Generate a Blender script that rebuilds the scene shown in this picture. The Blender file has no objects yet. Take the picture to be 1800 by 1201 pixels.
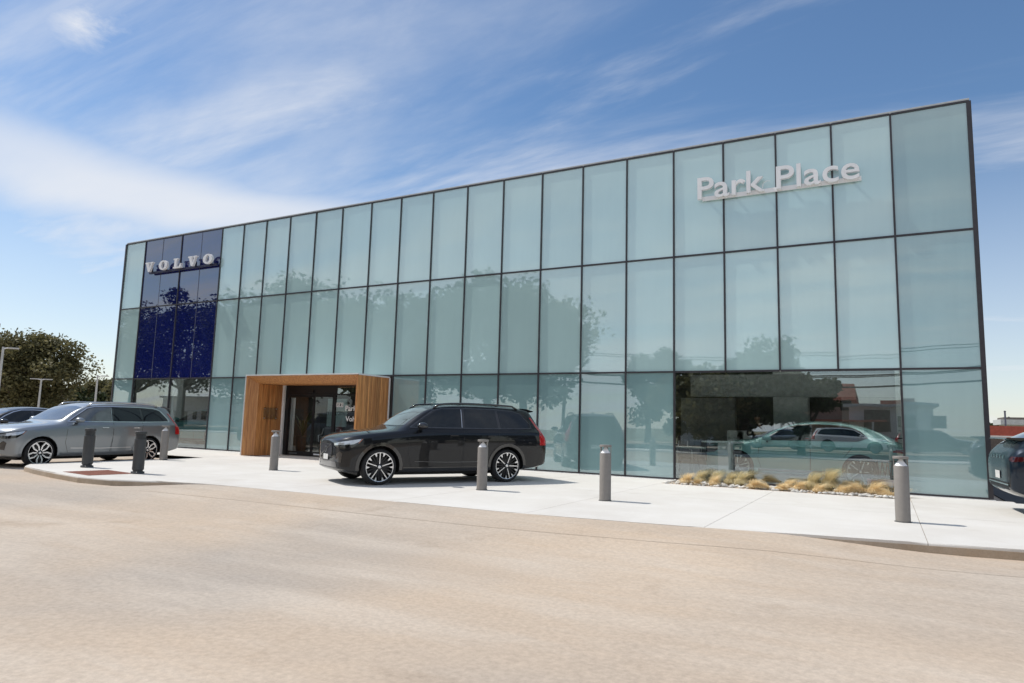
import bpy, bmesh, math, random
import numpy as np
from mathutils import Vector, Matrix
from mathutils.bvhtree import BVHTree

random.seed(7)
RNG = np.random.default_rng(11)
PI = math.pi
scene = bpy.context.scene
COL = scene.collection

# ------------------------------------------------------------------ camera
CAM_F, CAM_PITCH, CAM_ROLL, CAM_YAW = 1186.72, .1207, .0271, .5036   # focal length in photo pixels
CAM_D, CAM_H = 17.147, 1.305
_cy, _sy = math.cos(CAM_YAW), math.sin(CAM_YAW)
_r = np.array([_cy, _sy, 0.])
FW = np.array([-_sy*math.cos(CAM_PITCH), _cy*math.cos(CAM_PITCH), math.sin(CAM_PITCH)])
_u = np.cross(_r, FW)
RT = math.cos(CAM_ROLL)*_r + math.sin(CAM_ROLL)*_u
UP = -math.sin(CAM_ROLL)*_r + math.cos(CAM_ROLL)*_u
EYE = np.array([0., -CAM_D, CAM_H])
cam_data = bpy.data.cameras.new('camera')
cam_data.sensor_width = 36.0
cam_data.lens = CAM_F/1800*36
cam_data.clip_end = 3000
cam_data.clip_start = .05
cam = bpy.data.objects.new('camera', cam_data)
COL.objects.link(cam)
cam.matrix_world = Matrix(((RT[0], UP[0], -FW[0], EYE[0]), (RT[1], UP[1], -FW[1], EYE[1]),
                           (RT[2], UP[2], -FW[2], EYE[2]), (0, 0, 0, 1)))
scene.camera = cam


def at(px, py, z=None, y=None, dist=None):
    """point seen at a photo pixel, on the plane of given height or facade distance"""
    d = FW + (px-900)/CAM_F*RT - (py-600.5)/CAM_F*UP
    if z is not None:
        t = (z-EYE[2])/d[2]
    elif y is not None:
        t = (y-EYE[1])/d[1]
    else:
        t = dist
    return EYE + t*d


# ------------------------------------------------------------------ sun, sky, exposure
SUN_EL = math.radians(54)
SH = Vector((.99, .13, 0)).normalized()          # direction shadows fall
to_sun = Vector((-SH.x*math.cos(SUN_EL), -SH.y*math.cos(SUN_EL), math.sin(SUN_EL)))
sl = bpy.data.lights.new('sun', 'SUN')
sl.energy = 3.7
sl.angle = math.radians(.55)
sl.color = (1, .955, .88)
so = bpy.data.objects.new('sun', sl)
COL.objects.link(so)
so.rotation_euler = (-to_sun).to_track_quat('-Z', 'Y').to_euler()

world = bpy.data.worlds.new('World')
scene.world = world
world.use_nodes = True
wn, wl = world.node_tree.nodes, world.node_tree.links
wn.clear()


def N(nodes, typ, **kw):
    n = nodes.new(typ)
    for k, v in kw.items():
        if k.startswith('i_'):
            key = k[2:]
            key = int(key) if key.isdigit() else key.replace('_', ' ')
            n.inputs[key].default_value = v
        else:
            setattr(n, k, v)
    return n


def sky_nodes():
    out = N(wn, 'ShaderNodeOutputWorld')
    bg = N(wn, 'ShaderNodeBackground', i_Strength=.12)
    sky = N(wn, 'ShaderNodeTexSky', sky_type='NISHITA')
    sky.sun_disc = False
    sky.sun_elevation = SUN_EL
    sky.sun_rotation = math.atan2(to_sun.x, to_sun.y)
    sky.altitude = 100
    sky.air_density = 1.0
    sky.dust_density = .3
    sky.ozone_density = 1.3
    tc = N(wn, 'ShaderNodeTexCoord')
    sep = N(wn, 'ShaderNodeSeparateXYZ')
    wl.new(tc.outputs['Generated'], sep.inputs[0])

    def M(op, a, b=None, c=None, clamp=False):
        n = N(wn, 'ShaderNodeMath', operation=op)
        n.use_clamp = clamp
        for i, v in enumerate((a, b, c)):
            if v is None:
                continue
            if hasattr(v, 'default_value') or hasattr(v, 'links'):
                wl.new(v, n.inputs[i])
            else:
                n.inputs[i].default_value = v
        return n.outputs[0]
    zc = M('MAXIMUM', sep.outputs[2], 0.0)
    den = M('ADD', zc, .16)
    px = M('DIVIDE', sep.outputs[0], den)
    py = M('DIVIDE', sep.outputs[1], den)
    cmb = N(wn, 'ShaderNodeCombineXYZ')
    wl.new(px, cmb.inputs[0])
    wl.new(py, cmb.inputs[1])

    def cloud(loc, rot, scl, scale, detail, rough, dist, lo, hi, ndim='3D'):
        mp = N(wn, 'ShaderNodeMapping')
        mp.inputs['Location'].default_value = loc
        mp.inputs['Rotation'].default_value = (0, 0, math.radians(rot))
        mp.inputs['Scale'].default_value = scl
        wl.new(cmb.outputs[0], mp.inputs[0])
        nz = N(wn, 'ShaderNodeTexNoise')
        nz.inputs['Scale'].default_value = scale
        nz.inputs['Detail'].default_value = detail
        nz.inputs['Roughness'].default_value = rough
        nz.inputs['Distortion'].default_value = dist
        wl.new(mp.outputs[0], nz.inputs['Vector'])
        mr = N(wn, 'ShaderNodeMapRange', interpolation_type='SMOOTHSTEP')
        mr.inputs['From Min'].default_value = lo
        mr.inputs['From Max'].default_value = hi
        wl.new(nz.outputs[0], mr.inputs[0])
        return mr.outputs[0]
    veil = cloud((3.1, 1.7, 0), 28, (.5, 1.7, 1), 1.0, 10, .58, .6, .44, .80)
    wisp = cloud((6.2, 3.3, 7), 62, (.45, 1.5, 1), 1.7, 10, .60, .5, .46, .78)
    warp = cloud((2.3, 8.4, 4), 60, (.5, 1.2, 1), 1.6, 9, .55, .2, .2, .8)
    ragged = cloud((5.1, .4, 9), 0, (1, 1, 1), 7.0, 8, .62, .2, .28, .74)
    # a long bank of cirrus lying across the left of the view
    nd = M('SUBTRACT', M('MULTIPLY', px, .88), M('MULTIPLY', py, .47))
    nd = M('ADD', nd, M('MULTIPLY', M('SUBTRACT', warp, .5), .20))
    up = N(wn, 'ShaderNodeMapRange', interpolation_type='SMOOTHSTEP')
    for k, v in (('From Min', -1.77), ('From Max', -2.08)):
        up.inputs[k].default_value = v
    wl.new(nd, up.inputs[0])
    dn = N(wn, 'ShaderNodeMapRange', interpolation_type='SMOOTHSTEP')
    for k, v in (('From Min', -2.62), ('From Max', -2.16)):
        dn.inputs[k].default_value = v
    wl.new(nd, dn.inputs[0])
    bank = M('MULTIPLY', up.outputs[0], dn.outputs[0])
    bank = M('MULTIPLY', bank, M('ADD', M('MULTIPLY', warp, .35), .68))
    # one small ragged cumulus
    dx = M('DIVIDE', M('ADD', px, 1.31), .11)
    dy = M('DIVIDE', M('ADD', py, -.665), .075)
    rr = M('SQRT', M('ADD', M('MULTIPLY', dx, dx), M('MULTIPLY', dy, dy)))
    puff = M('MULTIPLY', M('SUBTRACT', 1.25, rr, clamp=True), M('MULTIPLY', ragged, 1.5))
    m1 = M('MULTIPLY', veil, .50)
    m1b = M('MULTIPLY', wisp, .55)
    m2 = M('MULTIPLY', bank, .88, clamp=True)
    m3 = M('MULTIPLY', puff, .62, clamp=True)
    # the cloud sheet thickens away from the view, towards the street side
    sheet = N(wn, 'ShaderNodeMapRange', interpolation_type='SMOOTHSTEP')
    for k, v in (('From Min', .25), ('From Max', -.75), ('To Max', .62)):
        sheet.inputs[k].default_value = v
    wl.new(sep.outputs[1], sheet.inputs[0])
    m0 = M('MULTIPLY', sheet.outputs[0], M('ADD', M('MULTIPLY', M('ADD', veil, warp), .5), .45))
    m = M('MAXIMUM', M('MAXIMUM', M('ADD', M('ADD', m0, .03), M('ADD', m1, m1b), clamp=True), m2), m3)
    low = N(wn, 'ShaderNodeMapRange', interpolation_type='SMOOTHSTEP')
    low.inputs['From Min'].default_value = .46
    low.inputs['From Max'].default_value = -.02
    low.inputs['To Max'].default_value = .52
    wl.new(sep.outputs[2], low.inputs[0])
    m = M('MAXIMUM', m, low.outputs[0])
    mix = N(wn, 'ShaderNodeMix', data_type='RGBA')
    wl.new(m, mix.inputs['Factor'])
    hs = N(wn, 'ShaderNodeHueSaturation', i_Saturation=1.2, i_Value=1.05)
    wl.new(sky.outputs[0], hs.inputs['Color'])
    wl.new(hs.outputs[0], mix.inputs['A'])
    mix.inputs['B'].default_value = (6.9, 7.1, 7.5, 1)
    wl.new(mix.outputs['Result'], bg.inputs[0])
    wl.new(bg.outputs[0], out.inputs[0])


sky_nodes()
scene.render.engine = 'CYCLES'
scene.render.resolution_x, scene.render.resolution_y = 1024, 683
scene.view_settings.view_transform = 'Standard'
scene.view_settings.look = 'None'
scene.view_settings.exposure = 0.0
scene.view_settings.gamma = 1
scene.view_settings.use_curve_mapping = False
scene.cycles.max_bounces = 8
scene.cycles.transparent_max_bounces = 12

# ------------------------------------------------------------------ materials
MATS = {}


def new_mat(name):
    m = bpy.data.materials.new(name)
    m.use_nodes = True
    m.node_tree.nodes.clear()
    MATS[name] = m
    return m, m.node_tree.nodes, m.node_tree.links


def noise_col(nt, nl, c1, c2, scale, detail=5, coord='Object', stretch=(1, 1, 1), lo=.3, hi=.7, rough=.55, dist=0.):
    tc = N(nt, 'ShaderNodeTexCoord')
    mp = N(nt, 'ShaderNodeMapping')
    mp.inputs['Scale'].default_value = stretch
    nl.new(tc.outputs[coord], mp.inputs[0])
    nz = N(nt, 'ShaderNodeTexNoise')
    nz.inputs['Scale'].default_value = scale
    nz.inputs['Detail'].default_value = detail
    nz.inputs['Roughness'].default_value = rough
    nz.inputs['Distortion'].default_value = dist
    nl.new(mp.outputs[0], nz.inputs['Vector'])
    cr = N(nt, 'ShaderNodeValToRGB')
    cr.color_ramp.elements[0].position = lo
    cr.color_ramp.elements[1].position = hi
    cr.color_ramp.elements[0].color = (*c1, 1)
    cr.color_ramp.elements[1].color = (*c2, 1)
    nl.new(nz.outputs[0], cr.inputs[0])
    return cr.outputs[0], nz.outputs[0]


def simple(name, c, rough=.5, metal=0., var=.12, scale=9., coat=0., bump=0., stretch=(1, 1, 1), spec=.5, coord='Object'):
    m, nt, nl = new_mat(name)
    out = N(nt, 'ShaderNodeOutputMaterial')
    p = N(nt, 'ShaderNodeBsdfPrincipled')
    c1 = tuple(max(0, v*(1-var)) for v in c)
    c2 = tuple(min(1, v*(1+var)) for v in c)
    col, fac = noise_col(nt, nl, c1, c2, scale, stretch=stretch, coord=coord)
    nl.new(col, p.inputs['Base Color'])
    p.inputs['Roughness'].default_value = rough
    p.inputs['Metallic'].default_value = metal
    p.inputs['Coat Weight'].default_value = coat
    p.inputs['Coat Roughness'].default_value = .02
    p.inputs['Specular IOR Level'].default_value = spec
    if bump:
        b = N(nt, 'ShaderNodeBump', i_Strength=bump, i_Distance=.01)
        nl.new(fac, b.inputs['Height'])
        nl.new(b.outputs[0], p.inputs['Normal'])
    nl.new(p.outputs[0], out.inputs[0])
    return m


def glass_layer(name, r0, tint=None, albedo=None, rough=0.0, wav=.0, var=.05, trans=0.):
    """coated facade glass: a mirror share that grows at grazing angles over either a
    clear tinted pane (tint) or a milky fritted pane (albedo)"""
    m, nt, nl = new_mat(name)
    out = N(nt, 'ShaderNodeOutputMaterial')
    # Schlick's curve from the angle to the pane, the same on both faces
    ge = N(nt, 'ShaderNodeNewGeometry')
    dt = N(nt, 'ShaderNodeVectorMath', operation='DOT_PRODUCT')
    nl.new(ge.outputs['Incoming'], dt.inputs[0])
    nl.new(ge.outputs['True Normal'], dt.inputs[1])
    ab = N(nt, 'ShaderNodeMath', operation='ABSOLUTE')
    nl.new(dt.outputs['Value'], ab.inputs[0])
    om = N(nt, 'ShaderNodeMath', operation='SUBTRACT', i_0=1.0)
    nl.new(ab.outputs[0], om.inputs[1])
    pw = N(nt, 'ShaderNodeMath', operation='POWER', i_1=5.0)
    nl.new(om.outputs[0], pw.inputs[0])
    mr = N(nt, 'ShaderNodeMapRange')
    mr.inputs['From Min'].default_value = 0
    mr.inputs['From Max'].default_value = 1
    mr.inputs['To Min'].default_value = r0
    mr.inputs['To Max'].default_value = 1
    nl.new(pw.outputs[0], mr.inputs[0])
    gl = N(nt, 'ShaderNodeBsdfGlossy', i_Roughness=rough)
    gl.inputs['Color'].default_value = (.93, .98, 1, 1)
    if wav:
        tc = N(nt, 'ShaderNodeTexCoord')
        nz = N(nt, 'ShaderNodeTexNoise', i_Scale=.9, i_Detail=1.0)
        nl.new(tc.outputs['Object'], nz.inputs['Vector'])
        b = N(nt, 'ShaderNodeBump', i_Strength=1.0, i_Distance=wav)
        nl.new(nz.outputs[0], b.inputs['Height'])
        nl.new(b.outputs[0], gl.inputs['Normal'])
    if tint:
        base = N(nt, 'ShaderNodeBsdfTransparent')
        base.inputs[0].default_value = (*tint, 1)
    else:
        base = N(nt, 'ShaderNodeBsdfDiffuse')
        c1 = tuple(v*(1-var) for v in albedo)
        c2 = tuple(v*(1+var) for v in albedo)
        col, fac = noise_col(nt, nl, c1, c2, .55, stretch=(1.6, 1, .22), detail=4)
        oi = N(nt, 'ShaderNodeObjectInfo')
        hs = N(nt, 'ShaderNodeHueSaturation')
        mr2 = N(nt, 'ShaderNodeMapRange')
        mr2.inputs['To Min'].default_value = .92
        mr2.inputs['To Max'].default_value = 1.05
        nl.new(oi.outputs['Random'], mr2.inputs[0])
        nl.new(mr2.outputs[0], hs.inputs['Value'])
        nl.new(col, hs.inputs['Color'])
        nl.new(hs.outputs[0], base.inputs[0])
        if trans:
            tr = N(nt, 'ShaderNodeBsdfTranslucent')
            tr.inputs[0].default_value = (.62, .70, .69, 1)
            ms = N(nt, 'ShaderNodeMixShader', i_0=trans)
            nl.new(base.outputs[0], ms.inputs[1])
            nl.new(tr.outputs[0], ms.inputs[2])
            base = ms
    mx = N(nt, 'ShaderNodeMixShader')
    nl.new(mr.outputs[0], mx.inputs[0])
    nl.new(base.outputs[0], mx.inputs[1])
    nl.new(gl.outputs[0], mx.inputs[2])
    nl.new(mx.outputs[0], out.inputs[0])
    return m


def ground_mat(name, c_a, c_b, c_c, rough=.9, big=.16, fine=42., streak=(.35, 1, 1), fineamt=.14, stain=None):
    """mottled concrete: broad patches, drifted streaks, fine aggregate"""
    m, nt, nl = new_mat(name)
    out = N(nt, 'ShaderNodeOutputMaterial')
    p = N(nt, 'ShaderNodeBsdfPrincipled', i_Roughness=rough)
    p.inputs['Specular IOR Level'].default_value = .25
    a, _ = noise_col(nt, nl, c_a, c_b, big, detail=6, lo=.32, hi=.68, dist=.4)
    s, sf = noise_col(nt, nl, (0, 0, 0), (1, 1, 1), 1.1, detail=8, stretch=streak, lo=.45, hi=.75, rough=.65)
    mx = N(nt, 'ShaderNodeMix', data_type='RGBA')
    nl.new(s, mx.inputs['Factor'])
    nl.new(a, mx.inputs['A'])
    mx.inputs['B'].default_value = (*c_c, 1)
    mxf = N(nt, 'ShaderNodeMath', operation='MULTIPLY', i_1=.8)
    nl.new(s, mxf.inputs[0])
    nl.new(mxf.outputs[0], mx.inputs['Factor'])
    f, ff = noise_col(nt, nl, (1-fineamt,)*3, (1+fineamt*.6,)*3, fine, detail=6, lo=.3, hi=.72, rough=.75)
    mu = N(nt, 'ShaderNodeMix', data_type='RGBA', blend_type='MULTIPLY')
    mu.inputs['Factor'].default_value = 1
    nl.new(mx.outputs['Result'], mu.inputs['A'])
    nl.new(f, mu.inputs['B'])
    res = mu.outputs['Result']
    if stain:
        st, _ = noise_col(nt, nl, (1, 1, 1), stain, .75, detail=7, lo=.60, hi=.80, rough=.6, dist=.8)
        m3 = N(nt, 'ShaderNodeMix', data_type='RGBA', blend_type='MULTIPLY')
        m3.inputs['Factor'].default_value = 1
        nl.new(res, m3.inputs['A'])
        nl.new(st, m3.inputs['B'])
        res = m3.outputs['Result']
    nl.new(res, p.inputs['Base Color'])
    b = N(nt, 'ShaderNodeBump', i_Strength=.35, i_Distance=.006)
    nl.new(ff, b.inputs['Height'])
    nl.new(b.outputs[0], p.inputs['Normal'])
    nl.new(p.outputs[0], out.inputs[0])
    return m


def wood_mat(name, c1, c2):
    m, nt, nl = new_mat(name)
    out = N(nt, 'ShaderNodeOutputMaterial')
    p = N(nt, 'ShaderNodeBsdfPrincipled', i_Roughness=.48)
    tc = N(nt, 'ShaderNodeTexCoord')
    g = N(nt, 'ShaderNodeNewGeometry')
    mp = N(nt, 'ShaderNodeMapping')
    mp.inputs['Scale'].default_value = (26, 26, 1.6)
    nl.new(tc.outputs['Object'], mp.inputs[0])
    add = N(nt, 'ShaderNodeVectorMath', operation='ADD')
    sc = N(nt, 'ShaderNodeVectorMath', operation='SCALE')
    sc.inputs['Scale'].default_value = 40
    nl.new(g.outputs['Random Per Island'], sc.inputs[0])
    nl.new(mp.outputs[0], add.inputs[0])
    nl.new(sc.outputs[0], add.inputs[1])
    nz = N(nt, 'ShaderNodeTexNoise', i_Scale=1.0, i_Detail=6.0)
    nl.new(add.outputs[0], nz.inputs['Vector'])
    cr = N(nt, 'ShaderNodeValToRGB')
    cr.color_ramp.elements[0].position = .3
    cr.color_ramp.elements[1].position = .72
    cr.color_ramp.elements[0].color = (*c1, 1)
    cr.color_ramp.elements[1].color = (*c2, 1)
    nl.new(nz.outputs[0], cr.inputs[0])
    hs = N(nt, 'ShaderNodeHueSaturation')
    mr = N(nt, 'ShaderNodeMapRange')
    mr.inputs['To Min'].default_value = .70
    mr.inputs['To Max'].default_value = 1.22
    nl.new(g.outputs['Random Per Island'], mr.inputs[0])
    nl.new(mr.outputs[0], hs.inputs['Value'])
    nl.new(cr.outputs[0], hs.inputs['Color'])
    nl.new(hs.outputs[0], p.inputs['Base Color'])
    nl.new(p.outputs[0], out.inputs[0])
    return m


def leaf_mat(name, c1, c2, trans=.3):
    m, nt, nl = new_mat(name)
    out = N(nt, 'ShaderNodeOutputMaterial')
    g = N(nt, 'ShaderNodeNewGeometry')
    cr = N(nt, 'ShaderNodeValToRGB')
    cr.color_ramp.elements[0].color = (*c1, 1)
    cr.color_ramp.elements[1].color = (*c2, 1)
    nl.new(g.outputs['Random Per Island'], cr.inputs[0])
    d = N(nt, 'ShaderNodeBsdfPrincipled', i_Roughness=.6)
    d.inputs['Specular IOR Level'].default_value = .3
    nl.new(cr.outputs[0], d.inputs['Base Color'])
    t = N(nt, 'ShaderNodeBsdfTranslucent')
    nl.new(cr.outputs[0], t.inputs[0])
    mx = N(nt, 'ShaderNodeMixShader', i_0=trans)
    nl.new(d.outputs[0], mx.inputs[1])
    nl.new(t.outputs[0], mx.inputs[2])
    nl.new(mx.outputs[0], out.inputs[0])
    return m


def paint(name, c, metal=0., flake=.0, rough=.35, ior=1.5):
    m, nt, nl = new_mat(name)
    out = N(nt, 'ShaderNodeOutputMaterial')
    p = N(nt, 'ShaderNodeBsdfPrincipled', i_Roughness=rough)
    p.inputs['Metallic'].default_value = metal
    p.inputs['Coat Weight'].default_value = 1
    p.inputs['Coat Roughness'].default_value = .015
    p.inputs['Coat IOR'].default_value = ior
    p.inputs['Specular IOR Level'].default_value = .12
    col, fac = noise_col(nt, nl, tuple(v*(1-flake) for v in c), tuple(v*(1+flake) for v in c), 300, detail=2)
    nl.new(col, p.inputs['Base Color'])
    nl.new(p.outputs[0], out.inputs[0])
    return m


def make_materials():
    ground_mat('lot_concrete', (.575, .455, .34), (.43, .375, .32), (.62, .545, .46), big=.21, fine=22,
               streak=(.24, 1.0, 1), stain=(.80, .765, .73), fineamt=.20)
    ground_mat('walk_concrete', (.71, .685, .637), (.63, .60, .555), (.745, .725, .69), big=.3, fine=60, streak=(1, 1, 1), fineamt=.08, stain=(.90, .885, .86))
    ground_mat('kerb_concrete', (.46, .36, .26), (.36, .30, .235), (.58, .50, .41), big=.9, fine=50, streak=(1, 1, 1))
    ground_mat('asphalt', (.085, .085, .088), (.065, .066, .07), (.12, .12, .12), big=.2, fine=70, streak=(.3, 1, 1))
    ground_mat('dry_soil', (.20, .17, .11), (.15, .15, .08), (.26, .23, .15), big=.1, fine=12, streak=(1, 1, 1))
    glass_layer('frosted_glass', .20, albedo=(.50, .70, .70), wav=.002, var=.07, trans=.10, rough=.02)
    glass_layer('frosted_glass_darker', .21, albedo=(.275, .435, .445), wav=.002, var=.12, trans=.10, rough=.01)  # darker base colour for bottom row and right column, equally translucent
    glass_layer('blue_glass', .21, albedo=(.007, .012, .105), wav=.0012)
    glass_layer('clear_glass', .19, tint=(.84, .90, .90), wav=.0010)
    glass_layer('door_glass', .045, tint=(.86, .89, .90))
    simple('mullion_metal', (.045, .042, .048), rough=.42, metal=.3)
    simple('mullion_fin', (.13, .13, .17), rough=.35, metal=.6)
    simple('black_metal', (.012, .012, .014), rough=.4, metal=.2)
    simple('white_metal', (.74, .74, .73), rough=.42, var=.04)
    simple('silver_metal', (.62, .62, .63), rough=.28, metal=.9, var=.05)
    simple('sign_white', (.80, .80, .81), rough=.45, var=.04, scale=3)
    simple('sign_edge', (.50, .52, .53), rough=.5)
    simple('navy_metal', (.012, .014, .05), rough=.45)
    simple('roof_membrane', (.55, .55, .54), rough=.8)
    simple('stucco', (.50, .51, .50), rough=.85)
    simple('interior_wall', (.24, .24, .235), rough=.7)
    simple('interior_white', (.74, .75, .74), rough=.6, var=.03)
    simple('interior_dark', (.06, .055, .052), rough=.6)
    simple('interior_floor', (.30, .30, .30), rough=.25, scale=2)
    simple('ceiling_white', (.55, .55, .54), rough=.8, var=.03)
    wood_mat('wood', (.36, .135, .040), (.68, .33, .115))
    simple('bollard_grey', (.245, .225, .205), rough=.55, var=.06, scale=14, bump=.1)
    simple('bollard_dark', (.045, .048, .05), rough=.5, var=.1)
    simple('reflector', (.86, .86, .87), rough=.3, var=.02)
    simple('rust_plate', (.22, .075, .045), rough=.85, var=.2, scale=6)
    simple('pebble', (.62, .60, .56), rough=.85, var=.22, scale=5)
    leaf_mat('straw', (.70, .51, .25), (1.0, .88, .62), .32)
    leaf_mat('straw_green', (.50, .42, .20), (.96, .86, .60), .32)
    leaf_mat('oak_leaf', (.095, .092, .038), (.22, .20, .095), .38)
    leaf_mat('dark_leaf', (.025, .038, .014), (.075, .090, .034), .25)
    simple('bark', (.085, .065, .05), rough=.95, var=.3, scale=12, stretch=(1, 1, .2))
    paint('paint_black', (.005, .006, .008), ior=1.42)
    paint('paint_grey', (.26, .285, .305), metal=.75, flake=.1)
    paint('paint_blue', (.006, .014, .026), metal=.3, ior=1.42)
    paint('paint_pale', (.33, .58, .57), metal=.2)
    paint('paint_green', (.05, .20, .19), metal=.4)
    paint('paint_white', (.72, .73, .74))
    simple('car_glass', (.010, .014, .018), rough=.02, coat=.2, spec=.45)
    simple('car_glass_light', (.11, .12, .12), rough=.03, coat=1, spec=1.0)
    simple('tyre_rubber', (.018, .018, .019), rough=.85)
    simple('arch_plastic', (.012, .012, .013), rough=.6)
    simple('gloss_black', (.006, .006, .007), rough=.12, coat=1)
    simple('chrome', (.72, .73, .74), rough=.14, metal=1, var=.03)
    simple('trim_satin', (.10, .105, .11), rough=.25, metal=.8)
    simple('rim_silver', (.75, .75, .76), rough=.22, metal=.85, var=.03)
    simple('rim_dark', (.018, .018, .02), rough=.35, metal=.3)
    simple('lamp_clear', (.55, .58, .60), rough=.08, coat=1, metal=.5)
    simple('lamp_red', (.42, .012, .014), rough=.12, coat=1)
    simple('lamp_dark', (.05, .006, .008), rough=.12, coat=1)
    simple('lamp_amber', (.40, .14, .08), rough=.2, coat=1)
    simple('plate_white', (.68, .68, .66), rough=.5)
    simple('brick_red', (.33, .075, .05), rough=.85, var=.18)
    simple('roof_red', (.42, .15, .10), rough=.8, var=.15, scale=3)
    simple('wall_tan', (.42, .33, .26), rough=.9)
    simple('wall_white', (.66, .65, .62), rough=.9, var=.06)
    simple('wall_brown', (.13, .11, .095), rough=.9, var=.2)
    simple('window_dark', (.02, .025, .03), rough=.08, coat=1)
    simple('cable_black', (.015, .015, .015), rough=.7)
    simple('pole_wood', (.12, .085, .06), rough=.9)
    simple('skin', (.20, .11, .075), rough=.55)
    simple('cloth_black', (.012, .012, .014), rough=.9)
    simple('hair', (.010, .008, .007), rough=.7)
    simple('leather_grey', (.10, .11, .125), rough=.5)
    simple('red_paint', (.35, .045, .035), rough=.5)
    simple('print_white', (.82, .82, .82), rough=.6, var=.02)
    simple('board_teal', (.26, .36, .36), rough=.6)
    simple('print_grey', (.10, .11, .11), rough=.6)
    m, nt, nl = new_mat('lamp_glow')
    em = N(nt, 'ShaderNodeEmission', i_Strength=7.0)
    em.inputs[0].default_value = (1, .96, .9, 1)
    nl.new(em.outputs[0], N(nt, 'ShaderNodeOutputMaterial').inputs[0])
    simple('red_logo', (.45, .05, .03), rough=.6)


make_materials()

# ------------------------------------------------------------------ mesh helpers


def link(ob, parent=None):
    COL.objects.link(ob)
    if parent is not None:
        ob.parent = parent
    return ob


def obj(name, me, mat=None, parent=None, loc=None, smooth=False):
    """link mesh data (or a bmesh) as one object"""
    if isinstance(me, bmesh.types.BMesh):
        bm = me
        me = bpy.data.meshes.new(name)
        bm.to_mesh(me)
        bm.free()
    o = bpy.data.objects.new(name, me)
    if mat:
        if len(me.materials) == 0:
            me.materials.append(MATS[mat])
        elif me.materials[0] != MATS[mat]:
            o.material_slots[0].link = 'OBJECT'
            o.material_slots[0].material = MATS[mat]
    if smooth:
        me.polygons.foreach_set('use_smooth', [True]*len(me.polygons))
    if loc is not None:
        o.location = loc
    return link(o, parent)


def tag(o, label, cat, group=None, kind=None):
    o['label'] = label
    o['category'] = cat
    if group:
        o['group'] = group
    if kind:
        o['kind'] = kind
    return o


def empty(name, loc=(0, 0, 0), rz=0., parent=None):
    o = bpy.data.objects.new(name, None)
    o.empty_display_size = .2
    o.location = loc
    o.rotation_euler = (0, 0, rz)
    return link(o, parent)


def struct(o):
    o['kind'] = 'structure'
    return o


def copy_tree(o, parent=None):
    c = o.copy()
    COL.objects.link(c)
    c.parent = parent
    for ch in list(o.children):
        copy_tree(ch, c)
    return c


def bx(bm, x0, x1, y0, y1, z0, z1, bev=0.):
    vs = [bm.verts.new((x, y, z)) for x in (x0, x1) for y in (y0, y1) for z in (z0, z1)]
    f = [(0, 1, 3, 2), (4, 6, 7, 5), (0, 4, 5, 1), (2, 3, 7, 6), (0, 2, 6, 4), (1, 5, 7, 3)]
    fs = [bm.faces.new([vs[i] for i in q]) for q in f]
    if bev:
        es = list({e for q in fs for e in q.edges})
        bmesh.ops.bevel(bm, geom=es, offset=bev, segments=2, affect='EDGES', profile=.5)
    return bm


def box(name, x0, x1, y0, y1, z0, z1, mat, parent=None, bev=0.):
    bm = bmesh.new()
    bx(bm, x0, x1, y0, y1, z0, z1, bev)
    bmesh.ops.recalc_face_normals(bm, faces=bm.faces)
    return obj(name, bm, mat, parent)


def lathe(bm, prof, n=24, c=(0, 0, 0), axis='z'):
    """profile of (radius, height) pairs turned round an axis"""
    rings = []
    for (r, h) in prof:
        if r < 1e-6:
            p = (0, 0, h)
            pts = [p]
        else:
            pts = [(r*math.cos(2*PI*i/n), r*math.sin(2*PI*i/n), h) for i in range(n)]
        q = []
        for p in pts:
            if axis == 'y':
                p = (p[0], p[2], p[1])
            elif axis == 'x':
                p = (p[2], p[0], p[1])
            q.append(bm.verts.new((p[0]+c[0], p[1]+c[1], p[2]+c[2])))
        rings.append(q)
    for a, b in zip(rings, rings[1:]):
        for i in range(n):
            j = (i+1) % n
            if len(a) == 1 and len(b) == 1:
                continue
            if len(a) == 1:
                bm.faces.new((a[0], b[i], b[j]))
            elif len(b) == 1:
                bm.faces.new((a[i], a[j], b[0]))
            else:
                bm.faces.new((a[i], a[j], b[j], b[i]))
    return bm


def tube(bm, pts, rad, n=8, cap=True):
    pts = [Vector(p) for p in pts]
    if not hasattr(rad, '__len__'):
        rad = [rad]*len(pts)
    rings = []
    prev = None
    for i, p in enumerate(pts):
        d = (pts[min(i+1, len(pts)-1)]-pts[max(i-1, 0)]).normalized()
        ref = prev if prev is not None else (Vector((0, 0, 1)) if abs(d.z) < .9 else Vector((1, 0, 0)))
        s = (ref-d*ref.dot(d))
        if s.length < 1e-5:
            s = d.orthogonal()
        s.normalize()
        prev = s
        t = d.cross(s)
        rings.append([bm.verts.new(p+(s*math.cos(2*PI*k/n)+t*math.sin(2*PI*k/n))*rad[i]) for k in range(n)])
    for a, b in zip(rings, rings[1:]):
        for k in range(n):
            j = (k+1) % n
            bm.faces.new((a[k], a[j], b[j], b[k]))
    if cap:
        bm.faces.new(rings[0][::-1])
        bm.faces.new(rings[-1])
    return bm


def prism(bm, poly, z0, z1):
    """vertical prism over an (x, y) polygon"""
    a = [bm.verts.new((p[0], p[1], z0)) for p in poly]
    b = [bm.verts.new((p[0], p[1], z1)) for p in poly]
    n = len(poly)
    bm.faces.new(a[::-1])
    bm.faces.new(b)
    for i in range(n):
        j = (i+1) % n
        bm.faces.new((a[i], a[j], b[j], b[i]))
    return bm


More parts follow.
